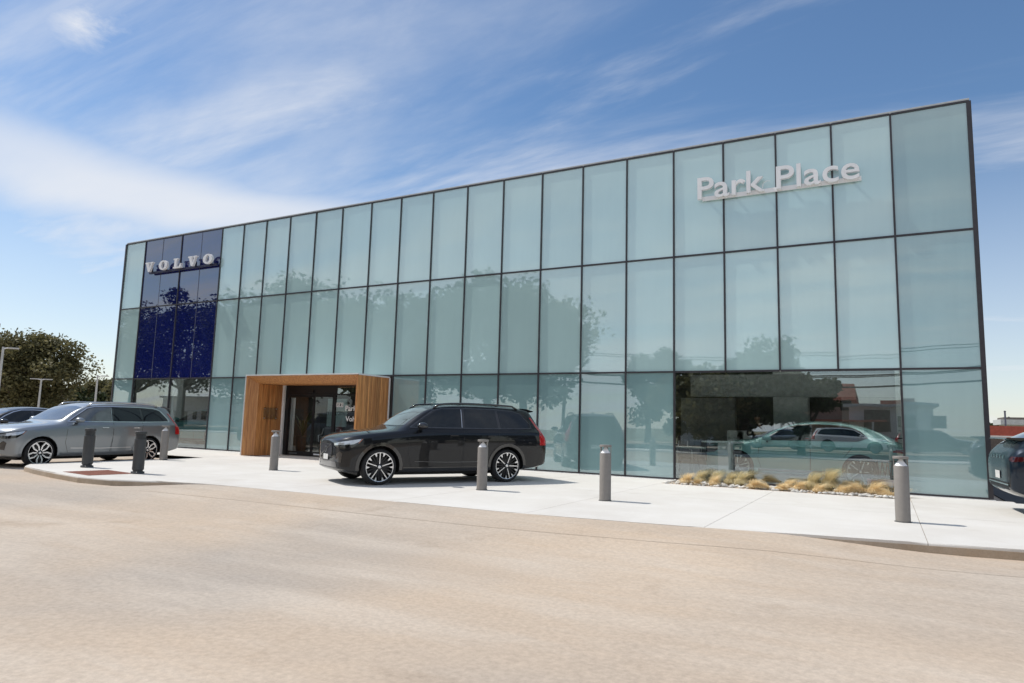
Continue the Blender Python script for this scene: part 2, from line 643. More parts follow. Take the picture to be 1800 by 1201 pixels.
def prism_y(bm, poly, y0, y1):
    """prism over an (x, z) polygon running in y"""
    a = [bm.verts.new((p[0], y0, p[1])) for p in poly]
    b = [bm.verts.new((p[0], y1, p[1])) for p in poly]
    n = len(poly)
    bm.faces.new(a)
    bm.faces.new(b[::-1])
    for i in range(n):
        j = (i+1) % n
        bm.faces.new((b[i], b[j], a[j], a[i]))
    return bm


def raw_mesh(name, V, F):
    """mesh from numpy vertices and equal-sized faces, fast"""
    V = np.asarray(V, dtype=np.float32)
    F = np.asarray(F, dtype=np.int32)
    me = bpy.data.meshes.new(name)
    k = F.shape[1]
    me.vertices.add(len(V))
    me.vertices.foreach_set('co', V.ravel())
    me.loops.add(F.size)
    me.loops.foreach_set('vertex_index', F.ravel())
    me.polygons.add(len(F))
    me.polygons.foreach_set('loop_start', np.arange(0, F.size, k, dtype=np.int32))
    me.polygons.foreach_set('loop_total', np.full(len(F), k, dtype=np.int32))
    me.update(calc_edges=True)
    return me


def text_mesh(s, size, extrude, offset=0., bevel=0., spacing=1.):
    cu = bpy.data.curves.new('txt', 'FONT')
    cu.body = s
    cu.size = size
    cu.extrude = extrude
    cu.offset = offset
    cu.bevel_depth = bevel
    cu.space_character = spacing
    cu.resolution_u = 4
    t = bpy.data.objects.new('txt', cu)
    COL.objects.link(t)
    dg = bpy.context.evaluated_depsgraph_get()
    me = bpy.data.meshes.new_from_object(t.evaluated_get(dg))
    bpy.data.objects.remove(t)
    bpy.data.curves.remove(cu)
    return me


def split_letters(me):
    """separate a text mesh into one bmesh per letter, from left to right"""
    bm = bmesh.new()
    bm.from_mesh(me)
    bmesh.ops.remove_doubles(bm, verts=bm.verts, dist=1e-5)
    bm.verts.ensure_lookup_table()
    seen, groups = set(), []
    for v in bm.verts:
        if v in seen:
            continue
        stack, g = [v], []
        seen.add(v)
        while stack:
            w = stack.pop()
            g.append(w)
            for e in w.link_edges:
                o2 = e.other_vert(w)
                if o2 not in seen:
                    seen.add(o2)
                    stack.append(o2)
        groups.append(g)
    res = []
    for g in groups:
        b2 = bmesh.new()
        mp = {v: b2.verts.new(v.co) for v in g}
        for f in {f for v in g for f in v.link_faces}:
            try:
                b2.faces.new([mp[v] for v in f.verts])
            except ValueError:
                pass
        res.append((min(v.co.x for v in g), b2))
    bm.free()
    res.sort(key=lambda t: t[0])
    return [b for _, b in res]


def upright(bm_or_me, x0, y, z0):
    """stand text lying in xy up to face -y, its lower left at (x0, z0)"""
    M = Matrix.Translation((x0, y, z0)) @ Matrix.Rotation(PI/2, 4, 'X')
    if isinstance(bm_or_me, bmesh.types.BMesh):
        bmesh.ops.transform(bm_or_me, matrix=M, verts=bm_or_me.verts)
    else:
        bm_or_me.transform(M)
    return bm_or_me


def flat_text(name, s, x0, y, z0, height, width, mat, parent, depth=.002, offset=0.):
    me = text_mesh(s, 1, .5, offset)
    co = np.empty(len(me.vertices)*3)
    me.vertices.foreach_get('co', co)
    co = co.reshape(-1, 3)
    mn, mx = co.min(0), co.max(0)
    co = (co-mn)/np.maximum(mx-mn, 1e-6)
    co = np.stack([co[:, 0]*width+x0, y-co[:, 2]*depth, co[:, 1]*height+z0], 1)
    me.vertices.foreach_set('co', co.ravel())
    return obj(name, me, mat, parent)

# ------------------------------------------------------------------ ground, lot, walk
EDGE = [(-18.45, -8.05), (-17.9, -8.42), (-17.0, -8.66), (-15.7, -8.92), (-14.4, -9.12), (-13.4, -9.05), (-12.4, -8.62),
        (-11.4, -8.40), (-9.44, -8.29), (-6.93, -8.23), (-5.0, -8.18), (-3.97, -8.08), (-2.41, -7.86), (-1.03, -7.58),
        (.23, -7.33), (1.39, -7.12), (4, -6.85), (9, -6.7), (34, -6.6)]
EX, EY = np.array([p[0] for p in EDGE]), np.array([p[1] for p in EDGE])


def edge_y(x):
    return np.interp(x, EX, EY)


def sstep(a, b, x):
    t = np.clip((x-a)/(b-a), 0, 1)
    return t*t*(3-2*t)


def lot_z(x, y):
    """lot surface: a gutter 12 cm below the walk, ramped flush along its middle"""
    win = sstep(-13.4, -11.2, x)*(1-sstep(-1.6, .8, x))
    d = edge_y(x)-y
    fall = 1-sstep(0., 2.6, d)
    z = -.125 + win*fall*.119
    z = z + .03*(1-sstep(4, 12, np.abs(d+.0)))*0
    z = z + .012*np.sin(x*.7+1.3)*np.cos(y*.55)*sstep(.5, 3, d)
    return z


def build_ground():
    bm = bmesh.new()
    s = 1500
    vs = [bm.verts.new(p) for p in ((-s, -s, -.30), (s, -s, -.30), (s, s, -.30), (-s, s, -.30))]
    bm.faces.new(vs)
    struct(obj('ground', bm, 'dry_soil'))
    # parking lot: graded sheet, fine near the walk
    xs = np.concatenate([np.arange(-90, -24, 6), np.arange(-24, 8, .4), np.arange(8, 70, 5)])
    ys = np.concatenate([np.arange(-21.5, -12, .7), np.arange(-12, -1, .25), np.arange(-1, 46, 4.7)])
    X, Y = np.meshgrid(xs, ys, indexing='ij')
    Z = lot_z(X, Y)
    V = np.stack([X, Y, Z], -1).reshape(-1, 3)
    nx, ny = X.shape
    I = np.arange(nx*ny).reshape(nx, ny)
    F = np.stack([I[:-1, :-1], I[1:, :-1], I[1:, 1:], I[:-1, 1:]], -1).reshape(-1, 4)
    o = obj('parking_lot', raw_mesh('parking_lot', V, F), 'lot_concrete', smooth=True)
    struct(o)
    def joint(pts, w=.007):
        bm = bmesh.new()
        prev = None
        for (x, y), (x2, y2) in zip(pts, pts[1:]+[(2*pts[-1][0]-pts[-2][0], 2*pts[-1][1]-pts[-2][1])]):
            d = Vector((x2-x, y2-y)).normalized()
            q = Vector((-d.y, d.x))*w
            a = bm.verts.new((x-q.x, y-q.y, float(lot_z(x-q.x, y-q.y))+.003))
            b = bm.verts.new((x+q.x, y+q.y, float(lot_z(x+q.x, y+q.y))+.003))
            if prev:
                bm.faces.new((prev[0], a, b, prev[1]))
            prev = (a, b)
        bmesh.ops.recalc_face_normals(bm, faces=bm.faces)
        obj('joint', bm, 'kerb_concrete', o)
    joint([(x, float(edge_y(x))-1.15) for x in np.arange(-12, 20, .3)], .005)
    # asphalt apron behind the building's right end
    bm = bmesh.new()
    prism(bm, [(2.3, -.2), (60, -.2), (60, 16.5), (2.3, 16.5)], -.2, -.1)
    struct(obj('side_road', bm, 'asphalt'))
    # street behind the photographer (seen in the glass)
    bm = bmesh.new()
    prism(bm, [(-140, -34), (140, -34), (140, -24), (-140, -24)], -.295, -.20)
    struct(obj('street', bm, 'asphalt'))
    bm = bmesh.new()
    bx(bm, -140, 140, -24, -21.5, -.28, -.06, .03)
    struct(obj('verge', bm, 'walk_concrete'))
    bm = bmesh.new()
    bx(bm, -140, 140, -46, -34, -.28, -.08, .03)
    struct(obj('far_verge', bm, 'kerb_concrete'))


build_ground()


def build_walk():
    # joint filler just under the slabs; the slabs are its pieces
    fill = [(x, float(y)+.03) for x, y in zip(EX, EY)] + [(34, -.3), (2.25, -.3), (2.25, .2), (-32, .2), (-32, -3.1), (-18.42, -3.1)]
    bm = bmesh.new()
    prism(bm, fill, -.26, -.010)
    walk = struct(obj('sidewalk', bm, 'kerb_concrete'))
    cuts = [-18.45, -15.55, -12.6, -9.75, -7.1, -4.68, -2.15, .42, 2.25, 5.2, 8.2, 11.2, 16, 22, 28, 34]
    g = .004
    for a, b in zip(cuts, cuts[1:]):
        xs = sorted(set([a+g, b-g]+[x for x in EX if a+g < x < b-g]))
        top = -.02
        if -4.7 < (a+b)/2 < .42:
            top = -1.22
        if (a+b)/2 > 2.25:
            top = -.35
        lo = [(x, float(edge_y(x))) for x in xs]
        mid = -4.1
        rows = [lo+[(b-g, mid-g), (a+g, mid-g)], [(a+g, mid+g), (b-g, mid+g), (b-g, top), (a+g, top)]]
        for poly in rows:
            bm = bmesh.new()
            prism(bm, poly, -.24, 0)
            es = [e for e in bm.edges if all(v.co.z > -.01 for v in e.verts)]
            # rounded nose along the kerb, tight arris at the joints
            ker = [e for e in es if all(abs(v.co.y-edge_y(v.co.x)) < .01 for v in e.verts)]
            if ker:
                bmesh.ops.bevel(bm, geom=ker, offset=.03, segments=3, affect='EDGES', profile=.5)
            obj('slab', bm, 'walk_concrete', walk)
    for a, b in ((-32, -27.6), (-27.6, -23.1), (-23.1, -18.45)):
        bm = bmesh.new()
        bx(bm, a+g, b-g, -3.1, -.02, -.24, 0, .012)
        obj('slab', bm, 'walk_concrete', walk)
    # stained kerb face below the walk's edge
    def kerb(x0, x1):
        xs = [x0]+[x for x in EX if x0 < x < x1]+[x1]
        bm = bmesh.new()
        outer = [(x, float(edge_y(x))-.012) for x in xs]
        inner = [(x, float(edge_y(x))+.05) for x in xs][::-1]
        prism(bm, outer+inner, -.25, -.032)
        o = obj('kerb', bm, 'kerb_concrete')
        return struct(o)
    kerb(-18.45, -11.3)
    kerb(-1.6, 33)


build_walk()


def tactile_plate():
    P = [at(130, 832, z=0), at(175, 825.5, z=0), at(215, 830, z=0), at(172, 838, z=0)]
    c = sum(P)/4
    U = Vector((1.0, -.12, 0)).normalized()
    V = Vector((.12, 1.0, 0)).normalized()
    root = empty('tactile_paving', (c[0], c[1], .0), math.atan2(U.y, U.x))
    tag(root, 'rust red tactile warning plate set in the pale concrete by the dark bollards', 'tactile paving')
    w, d = .62, .46
    box('plate', -w, w, -d, d, -.004, .005, 'rust_plate', root)
    bm = bmesh.new()
    for i in range(17):
        for j in range(13):
            x = -w+.06+i*(2*w-.12)/16
            y = -d+.06+j*(2*d-.12)/12
            lathe(bm, [(.019, .005), (.012, .010), (0, .010)], 6, (x, y, 0))
    dm = obj('dome', bm, 'rust_plate', root)
    dm['kind'] = 'stuff'


tactile_plate()

# ------------------------------------------------------------------ showroom building
CX = [c*.87 for c in (-33.135, -31.535, -30.177, -28.75, -27.33, -25.917, -24.495, -23.074, -21.651, -20.179, -18.74, -17.246,
                      -15.797, -14.315, -12.816, -11.329, -9.832, -8.351, -6.856, -5.368, -3.895, -2.443, -1.008, .422, 2.155)]
ZR = [.03, 2.727, 5.734, 8.624]
XL, XR = CX[0], CX[-1]
bld = empty('showroom_building', ((XL+XR)/2, 0, 0))
tag(bld, 'glass showroom building of frosted teal panels with a dark blue section', 'building')
BO = Vector(bld.location)


def part(name, x0, x1, y0, y1, z0, z1, mat, parent=bld, bev=0.):
    off = BO if parent is bld else Vector((0, 0, 0))
    return box(name, x0-off.x, x1-off.x, y0-off.y, y1-off.y, z0-off.z, z1-off.z, mat, parent, bev)


PORTAL = (-18.75, -13.87, -1.55, 2.66)


def build_facade():
    mw = .021
    for r in range(3):
        for i in range(24):
            x0, x1 = CX[i]+mw-.008, CX[i+1]-mw+.008
            z0, z1 = ZR[r]+.02, ZR[r+1]-.02
            m = 'frosted_glass' if r > 0 and i < 23 else 'frosted_glass_darker'
            if 1 <= i <= 4 and r > 0:
                m = 'blue_glass'
            if r == 0 and (1 <= i <= 4 or 19 <= i <= 22):
                continue
            if r == 0 and CX[i+1] > -18.3 and CX[i] < -14.2:
                continue
            cx, cz = (x0+x1)/2, (z0+z1)/2
            p = box('glass_panel', x0-cx, x1-cx, -.012, .012, z0-cz, z1-cz, m, bld)
            p.location = (cx-BO.x, .0, cz)
            # hair-fine misalignment of every pane
            p.rotation_euler = (random.gauss(0, .0018), 0, random.gauss(0, .0022))
            if m == 'blue_glass':
                p['label'] = 'dark blue glass panel'
    # vision panes
    part('window_pane', CX[19]+.03, CX[23]-.03, -.006, .006, ZR[0]+.03, ZR[1]-.03, 'clear_glass')
    part('window_pane', CX[1]+.03, CX[3]-.03, -.006, .006, ZR[0]+.03, ZR[1]-.03, 'clear_glass')
    part('window_pane', CX[3]+.03, CX[5]-.03, -.006, .006, ZR[0]+.03, ZR[1]-.03, 'clear_glass')
    # mullions: dark cap with a thin bright fin
    for i, x in enumerate(CX):
        spans = [(ZR[0], ZR[3])]
        if i in (20, 21, 22) or i in (2, 4):
            spans = [(ZR[1], ZR[3])]
        if CX[i] > -18.6 and CX[i] < -14.0:
            spans = [(PORTAL[3]+.03, ZR[3])]
        for (a, b) in spans:
            w = mw if 0 < i < 24 else .045
            thin = 2 <= i <= 4 and a > 1
            if thin:
                w = .013
            m = part('mullion', x-w, x+w, -.045 if not thin else -.02, .10, a, b, 'mullion_metal' if not thin else 'mullion_fin')
    # transoms between the mullions
    for k, z in enumerate(ZR):
        for i in range(24):
            if k == 0 and CX[i+1] > -18.3 and CX[i] < -14.2:
                continue
            if k == 1 and CX[i+1] > -18.6 and CX[i] < -14.0 and False:
                continue
            h = .022
            part('transom', CX[i]+mw+.001, CX[i+1]-mw-.001, -.040, .09, z-h, z+h, 'mullion_metal')
    # base flashing and white plinth
    for a, b in ((XL-.06, PORTAL[0]-.02), (PORTAL[1]+.02, XR+.06)):
        part('base_flashing', a, b, -.03, .12, -.02, .004, 'mullion_metal')
        part('plinth', a-.02, b+.02, -.075, -.031, -.05, .012, 'white_metal', bev=.004)
    # parapet: pale metal coping set behind the glass line
    part('parapet_cap', XL-.02, XR+.02, .0, .5, 8.652, 8.705, 'stucco', bev=.006)
    part('parapet_upstand', XL+.02, XR-.02, .9, 1.1, 8.5, 8.87, 'roof_membrane')
    # shell
    part('roof', XL+.1, XR-.1, .5, 15.6, 8.3, 8.5, 'roof_membrane')
    part('wall', XL, XL+.2, .14, 15.6, 0, 8.66, 'stucco').__setitem__('label', 'pale stucco end wall')
    part('wall', XR-.12, XR+.03, .14, 15.6, 0, 8.66, 'stucco').__setitem__('label', 'pale stucco end wall')
    part('wall', XL+.2, XR-.12, 15.4, 15.6, 0, 8.66, 'stucco')
    part('floor', XL+.2, XR-.12, .10, 15.4, -.2, .025, 'interior_floor')
    part('ceiling', XL+.2, XR-.12, .14, 15.4, 5.0, 5.2, 'ceiling_white')
    part('upper_backing', XL+.2, XR-.12, .6, .7, 5.2, 8.3, 'interior_wall')
    # room behind the glass
    part('back_wall', XL+.2, XR-.12, 8.0, 8.15, .025, 5.0, 'interior_dark')
    part('soffit', -5.4, XR-.12, 4.6, 4.9, 2.32, 3.0, 'interior_wall')
    part('column', -3.05, -2.05, 5.6, 6.3, .025, 5.0, 'stucco')
    part('column', .3, .75, 3.4, 3.85, .025, 5.0, 'stucco')
    part('back_panel', -6.5, -4.6, 7.6, 7.95, .025, 2.4, 'interior_wall')
    part('back_panel', -1.2, 1.6, 7.6, 7.95, .025, 2.6, 'interior_wall')
    part('column', -27.0, -26.3, 1.1, 1.5, .025, 5.0, 'interior_white')
    part('back_panel', -27, -22.5, 5.6, 5.8, .025, 2.0, 'interior_dark')
    for lx in (-4.4, -2.4, -.4, 1.0, -25.2):
        for ly in (1.2, 3.6):
            if lx < -10 and ly > 2:
                continue
            part('ceiling_lamp', lx-.6, lx+.6, ly-.25, ly+.25, 4.955, 4.998, 'lamp_glow', bev=.004)
    for lx, ly in ((-17.8, 1.2), (-16.2, 1.2), (-17.8, 3), (-16.2, 3), (-20, 1.6), (-20, 4), (-18.6, 5.5)):  # further lamps added to brighten the room behind the entrance doors
        part('ceiling_lamp', lx-.6, lx+.6, ly-.25, ly+.25, 4.955, 4.998, 'lamp_glow', bev=.004)
    # end wall light fixture
    part('wall_light', XR+.03, XR+.11, .75, .95, 7.05, 7.45, 'white_metal', bev=.01)


build_facade()


def build_portal():
    x0, x1, yf, h = PORTAL
    root = empty('entrance_portal', ((x0+x1)/2, 0, 0))
    tag(root, 'wood clad entrance portal box projecting from the glass facade', 'portal')
    ox = root.location.x
    ix0, ix1, iy, iz = x0+.30, x1-.30, yf+.30, h-.25
    # side and head cores, a hair inside the cladding
    def planks_wall(name, x, xo, ya, yb, z0, z1, n):
        bm = bmesh.new()
        for k in range(n):
            a = ya+(yb-ya)*k/n+.003
            b = ya+(yb-ya)*(k+1)/n-.003
            t = random.uniform(0, .003)
            bx(bm, min(x, xo)-ox-t, max(x, xo)-ox+t, a, b, z0, z1)
        bmesh.ops.recalc_face_normals(bm, faces=bm.faces)
        o = obj(name, bm, 'wood', root)
        o['kind'] = 'stuff'
        return o
    planks_wall('cladding', x1-.02, x1, yf+.012, -.075, .012, h-.02, 18)
    planks_wall('cladding', x0, x0+.02, yf+.012, -.075, .012, h-.02, 18)
    planks_wall('inner_cladding', ix0-.02, ix0, iy+.004, -.16, .012, iz-.01, 14)
    planks_wall('inner_cladding', ix1, ix1+.02, iy+.004, -.16, .012, iz-.01, 14)
    bm = bmesh.new()
    bx(bm, x0+.022-ox, ix0-.022-ox, iy-.0, -.16, .012, h-.03)
    bx(bm, ix1+.022-ox, x1-.022-ox, iy-.0, -.16, .012, h-.03)
    obj('core', bm, 'interior_dark', root)
    # splayed frame: boards sloping from the knife edge rim to the opening
    def quad_board(name, pts, t, mat='wood'):
        bm = bmesh.new()
        P = [Vector((p[0]-ox, p[1], p[2])) for p in pts]
        n = (P[1]-P[0]).cross(P[2]-P[0]).normalized()
        a = [bm.verts.new(p) for p in P]
        b = [bm.verts.new(p+n*t) for p in P]
        bm.faces.new(a)
        bm.faces.new(b[::-1])
        for i in range(4):
            j = (i+1) % 4
            bm.faces.new((b[i], b[j], a[j], a[i]))
        bmesh.ops.recalc_face_normals(bm, faces=bm.faces)
        return obj(name, bm, mat, root)
    zr = h-.012
    for k in range(3):
        f0, f1 = k/3, (k+1)/3
        quad_board('splay_board', [(x0+.012+.285*f0+.002, yf+.012+.285*f0+.002, .012), (x0+.012+.285*f1, yf+.012+.285*f1, .012),
                                   (x0+.012+.285*f1, yf+.012+.285*f1, zr-.235*f1), (x0+.012+.285*f0+.002, yf+.012+.285*f0+.002, zr-.235*f0)], .012)
        quad_board('splay_board', [(x1-.012-.285*f0-.002, yf+.012+.285*f0+.002, .012), (x1-.012-.285*f1, yf+.012+.285*f1, .012),
                                   (x1-.012-.285*f1, yf+.012+.285*f1, zr-.235*f1), (x1-.012-.285*f0-.002, yf+.012+.285*f0+.002, zr-.235*f0)], -.012)
    L = x1-x0-.024
    cuts = [0, .46, .86, 1]
    for a, b in zip(cuts, cuts[1:]):
        xa0 = x0+.012+L*a+(.002 if a else 0)
        xb0 = x0+.012+L*b-(.002 if b < 1 else 0)
        xa1 = max(xa0, ix0) if a else ix0
        xb1 = min(xb0, ix1) if b < 1 else ix1
        quad_board('splay_board', [(xa0, yf+.012, zr), (xb0, yf+.012, zr), (xb1, iy, iz), (xa1, iy, iz)], -.012)
    # pale metal edge trims
    box('edge_trim', x0-.025-ox, x0-.001-ox, yf-.012, yf+.010, .012, h, 'white_metal', root)
    box('edge_trim', x1+.001-ox, x1+.020-ox, yf-.012, yf+.010, .012, h, 'wood', root)
    box('edge_trim', x0-.025-ox, x1+.020-ox, yf-.014, yf+.010, h+.001, h+.03, 'white_metal', root)
    box('edge_trim', x1+.001-ox, x1+.045-ox, -.072, -.047, .014, h-.02, 'white_metal', root)
    box('roof_cap', x0-.02-ox, x1+.02-ox, yf+.012, -.05, h-.018, h+.026, 'white_metal', root)
    box('soffit', ix0-ox, ix1-ox, iy+.004, -.2, iz-.0, iz+.03, 'wood', root)
    # acrylic plaque on the inner left wall with standoffs
    pl = box('plaque', ix0+.03-ox, ix0+.042-ox, -1.02, -.42, 1.22, 1.62, 'door_glass', root)
    for yy in (-.97, -.47):
        for zz in (1.26, 1.58):
            bm = bmesh.new()
            lathe(bm, [(.012, .0), (.012, .052), (0, .052)], 8, (ix0-ox, yy, zz), 'x')
            so_ = obj('standoff', bm, 'silver_metal', root)
    box('post', ix0+.02-ox, ix0+.10-ox, -.24, -.15, .012, iz, 'white_metal', root, bev=.006)


build_portal()


def build_entrance():
    x0, x1, yf, h = PORTAL
    a, b, iz = x0+.42, x1-.30, h-.25
    root = empty('entrance_doors', ((a+b)/2, -.11, 0))
    tag(root, 'black framed glass entrance doors lettered in white inside the wood portal', 'door')
    O2 = Vector(root.location)

    def P(name, xa, xb, ya, yb, za, zb, m, par=root, bev=0.):
        return box(name, xa-O2.x, xb-O2.x, ya-O2.y, yb-O2.y, za, zb, m, par, bev)
    yd0, yd1 = -.145, -.085
    P('frame_jamb', a, a+.16, yd0, yd1, .012, iz, 'black_metal')
    P('frame_header', a+.16, b, yd0, yd1, 2.09, iz, 'black_metal')
    xs = [a+.16, -17.02, -16.08, b]
    P('frame_post', xs[2]-.05, xs[2]+.05, yd0, yd1, .012, 2.09, 'black_metal')
    P('threshold', a+.16, b, yd0-.02, yd1, .0, .014, 'silver_metal')
    # two door leaves and a lettered sidelight
    for k, (l, r) in enumerate(((xs[0], xs[1]), (xs[1], xs[2]-.05))):
        leaf = P('door_leaf', l+.006, r-.006, yd0+.02, yd1-.02, .02, .17, 'black_metal')
        for nm, xa, xb, za, zb in (('stile', l+.006, l+.05, .17, 2.08), ('stile', r-.05, r-.006, .17, 2.08), ('top_rail', l+.05, r-.05, 2.02, 2.08)):
            P(nm, xa, xb, yd0+.02, yd1-.02, za, zb, 'black_metal', leaf)
        P('pane', l+.05, r-.05, -.118, -.112, .17, 2.02, 'door_glass', leaf)
        P('decal', l+.12, l+.5, yd0+.016, yd0+.0195, .07, .115, 'print_grey' if k == 0 else 'print_white', leaf)
    sl_ = P('sidelight', xs[2]+.05, b-.004, yd0+.01, yd1-.01, .014, .12, 'black_metal')
    P('pane', xs[2]+.05, b-.004, -.118, -.112, .12, 2.09, 'door_glass', sl_)
    # door operator window reflections: a shallow transom light
    P('transom_light', -15.95, b-.03, yd0-.004, yd0-.001, 2.13, 2.36, 'clear_glass')
    P('door_sensor', -17.25, -17.02, yd0-.05, yd0-.001, 2.16, 2.24, 'black_metal')
    # white lettering on the sidelight and house number
    def T(s, px0, py0, px1, py1, wscale=1., m='print_white', name='lettering', off=.0):
        p0, p1 = at(px0, py1, y=-.12), at(px1, py0, y=-.12)
        z0 = (at(px0, py1, y=-.12)[2])
        hgt = at(px0, py0, y=-.12)[2]-z0
        flat_text(name, s, p0[0]-O2.x, -.120-O2.y, z0, hgt, (p1[0]-p0[0])*wscale, m, root, offset=off)
    for k, ch in enumerate('3515'):
        pa = at(591+3.1*k, 716, y=-.12)
        P('number_plate', pa[0], pa[0]+.068, -.1215, -.1195, 1.69, 1.835, 'print_white')
        flat_text('digit', ch, pa[0]+.012-O2.x, -.1225-O2.y, 1.712, .1, .044, 'black_metal', root, offset=.01)
    T('Park', 607, 713.2, 627.5, 722.3, m='print_white', off=.02)
    T('Volvo', 607, 732.0, 632, 740.8, m='print_white', off=.02)
    return root


build_entrance()


def prism_letter(name, outer, holes, x, y, z, sx, sz, depth, mat, parent, edge=None):
    """letter from (u, v) outlines: filled front with real depth"""
    bm = bmesh.new()
    loops = []
    for lp in [outer]+holes:
        loops.append([bm.verts.new((x+u*sx, y, z+v*sz)) for u, v in lp])
    edges = []
    for lp in loops:
        for i in range(len(lp)):
            edges.append(bm.edges.new((lp[i], lp[(i+1) % len(lp)])))
    bmesh.ops.triangle_fill(bm, edges=edges, use_beauty=True)
    ret = bmesh.ops.extrude_face_region(bm, geom=list(bm.faces))
    vs = [v for v in ret['geom'] if isinstance(v, bmesh.types.BMVert)]
    bmesh.ops.translate(bm, verts=vs, vec=(0, depth, 0))
    bmesh.ops.recalc_face_normals(bm, faces=bm.faces)
    return obj(name, bm, mat, parent)


def build_signs():
    # slab-serif letters on the blue panels
    root = empty('blue_panel_sign', (-25.2, -.2, 7.2))
    tag(root, 'white slab serif letters spelling VOLVO on the dark blue glass', 'sign')
    ov = [(math.cos(t)*.5+.5, math.sin(t)*.5+.5) for t in np.linspace(0, 2*PI, 28, endpoint=False)]
    oi = [(math.cos(t)*.20+.5, math.sin(t)*.36+.5) for t in np.linspace(0, 2*PI, 24, endpoint=False)]
    Vs = [(0, 1), (0, .87), (.10, .87), (.40, 0), (.63, 0), (.89, .87), (1, .87), (1, 1), (.64, 1), (.64, .87), (.74, .87), (.57, .30), (.40, .87), (.50, .87), (.50, 1)]
    Ls = [(0, 0), (0, .13), (.13, .13), (.13, .87), (0, .87), (0, 1), (.55, 1), (.55, .87), (.40, .87), (.40, .13), (.70, .13), (.82, .45), (.95, .45), (.95, 0)]
    zs, hh = -.03, .40
    xs0, xs1 = at(255, 470, y=-.3)[0], at(372, 460, y=-.3)[0]
    ws = [.52, .54, .52, .52, .54]
    gap = ((xs1-xs0)-sum(ws))/4
    x = xs0+25.2
    for ch, w in zip('VOLVO', ws):
        o, hl = {'V': (Vs, []), 'O': (ov, [oi]), 'L': (Ls, [])}[ch]
        prism_letter('letter', o, hl, x, -.10, zs, w, hh, .09, 'sign_white', root)
        x += w+gap
    box('raceway', xs0+25.3, xs1+25.2+.12, .03, .11, zs-.06, zs+.02, 'navy_metal', root)
    for k in range(5):
        xx = xs0+25.2+.35+k*.72
        box('bracket', xx, xx+.05, .111, .19, zs-.04, zs+.0, 'navy_metal', root)
    for k in range(5):
        xx = xs0+25.2+ws[0]*.4+k*(ws[1]+gap)
        box('letter_stem', xx, xx+.06, -.009, .10, zs+.021, zs+.2, 'navy_metal', root)
    # sans letters on a raceway
    root = empty('frosted_panel_sign', (-2.2, -.13, 7.2))
    tag(root, 'pale grey letters spelling Park Place on the frosted glass panels', 'sign')
    x0, x1 = at(1225, 330, y=-.25)[0]+2.2, at(1511, 300, y=-.25)[0]+2.2
    zb = at(1228, 349, y=-.25)[2]-7.2
    me = text_mesh('Park Place', 1, .5, .009)
    co = np.empty(len(me.vertices)*3)
    me.vertices.foreach_get('co', co)
    co = co.reshape(-1, 3)
    mn, mx = co.min(0), co.max(0)
    hgt = at(1228, 310, y=-.25)[2]-at(1228, 349, y=-.25)[2]
    capscale = hgt/(.73)
    co2 = np.stack([(co[:, 0]-mn[0])/(mx[0]-mn[0])*(x1-x0)+x0, co[:, 1]*capscale+zb, co[:, 2]], 1)
    co2 = np.stack([co2[:, 0], -.02-(co[:, 2])*.10, co2[:, 1]], 1)
    me.vertices.foreach_set('co', co2.ravel())
    for b in split_letters(me):
        bmesh.ops.recalc_face_normals(b, faces=b.faces)
        obj('letter', b, 'sign_white', root)
    box('raceway', x0+.10, x1+.03, .031, .065, zb-.035, zb+.075, 'sign_white', root, bev=.004)
    for k in range(6):
        xx = x0+.2+k*(x1-x0-.4)/5
        box('bracket', xx, xx+.05, .066, .118, zb-.01, zb+.04, 'mullion_fin', root)
    bm = bmesh.new()
    xc = x0+(x1-x0)*.462
    tube(bm, [(xc-.14, .0, zb+.08), (xc-.12, -.02, zb+.2), (xc-.03, -.02, zb+.25), (xc+.04, .0, zb+.24)], .008, 6)
    obj('cable', bm, 'white_metal', root)


build_signs()

# ------------------------------------------------------------------ vehicles
# per station: x, underside z, half width, belt (or bonnet edge) half width, its z, top centre z, cabin share, roof half width
SUV = dict(length=4.95, wheels=(.87, 3.854), r=.362, arch=.43, st=[
    (.05, .36, .44, .40, .80, .865, 0, .40), (.075, .30, .66, .60, .85, .915, 0, .55), (.155, .25, .82, .74, .905, .97, 0, .60), (.31, .23, .915, .82, .96, 1.025, 0, .62),
    (.55, .22, .962, .862, 1.005, 1.07, 0, .66), (.95, .22, .968, .878, 1.05, 1.115, 0, .70), (1.32, .22, .965, .888, 1.085, 1.15, .10, .74),
    (1.58, .22, .962, .893, 1.115, 1.335, .80, .76), (1.88, .22, .96, .898, 1.135, 1.545, 1, .74), (2.18, .22, .96, .90, 1.145, 1.672, 1, .725),
    (2.70, .22, .96, .90, 1.15, 1.712, 1, .715), (3.30, .22, .962, .90, 1.155, 1.72, 1, .71), (3.90, .23, .968, .895, 1.165, 1.708, 1, .70),
    (4.36, .25, .965, .885, 1.175, 1.685, 1, .69), (4.56, .27, .96, .878, 1.18, 1.66, 1, .68), (4.64, .28, .955, .87, 1.175, 1.57, 1, .675),
    (4.78, .31, .945, .86, 1.15, 1.345, .95, .69), (4.885, .34, .925, .835, 1.06, 1.15, .5, .70), (4.94, .39, .87, .78, .95, 1.0, 0, .6)])


def zz(poly, lo=1.14, k=.895):
    """cabin heights drawn for a taller roof, brought down to this one"""
    return [(x, lo+(z-lo)*k if z > lo else z) for x, z in poly]


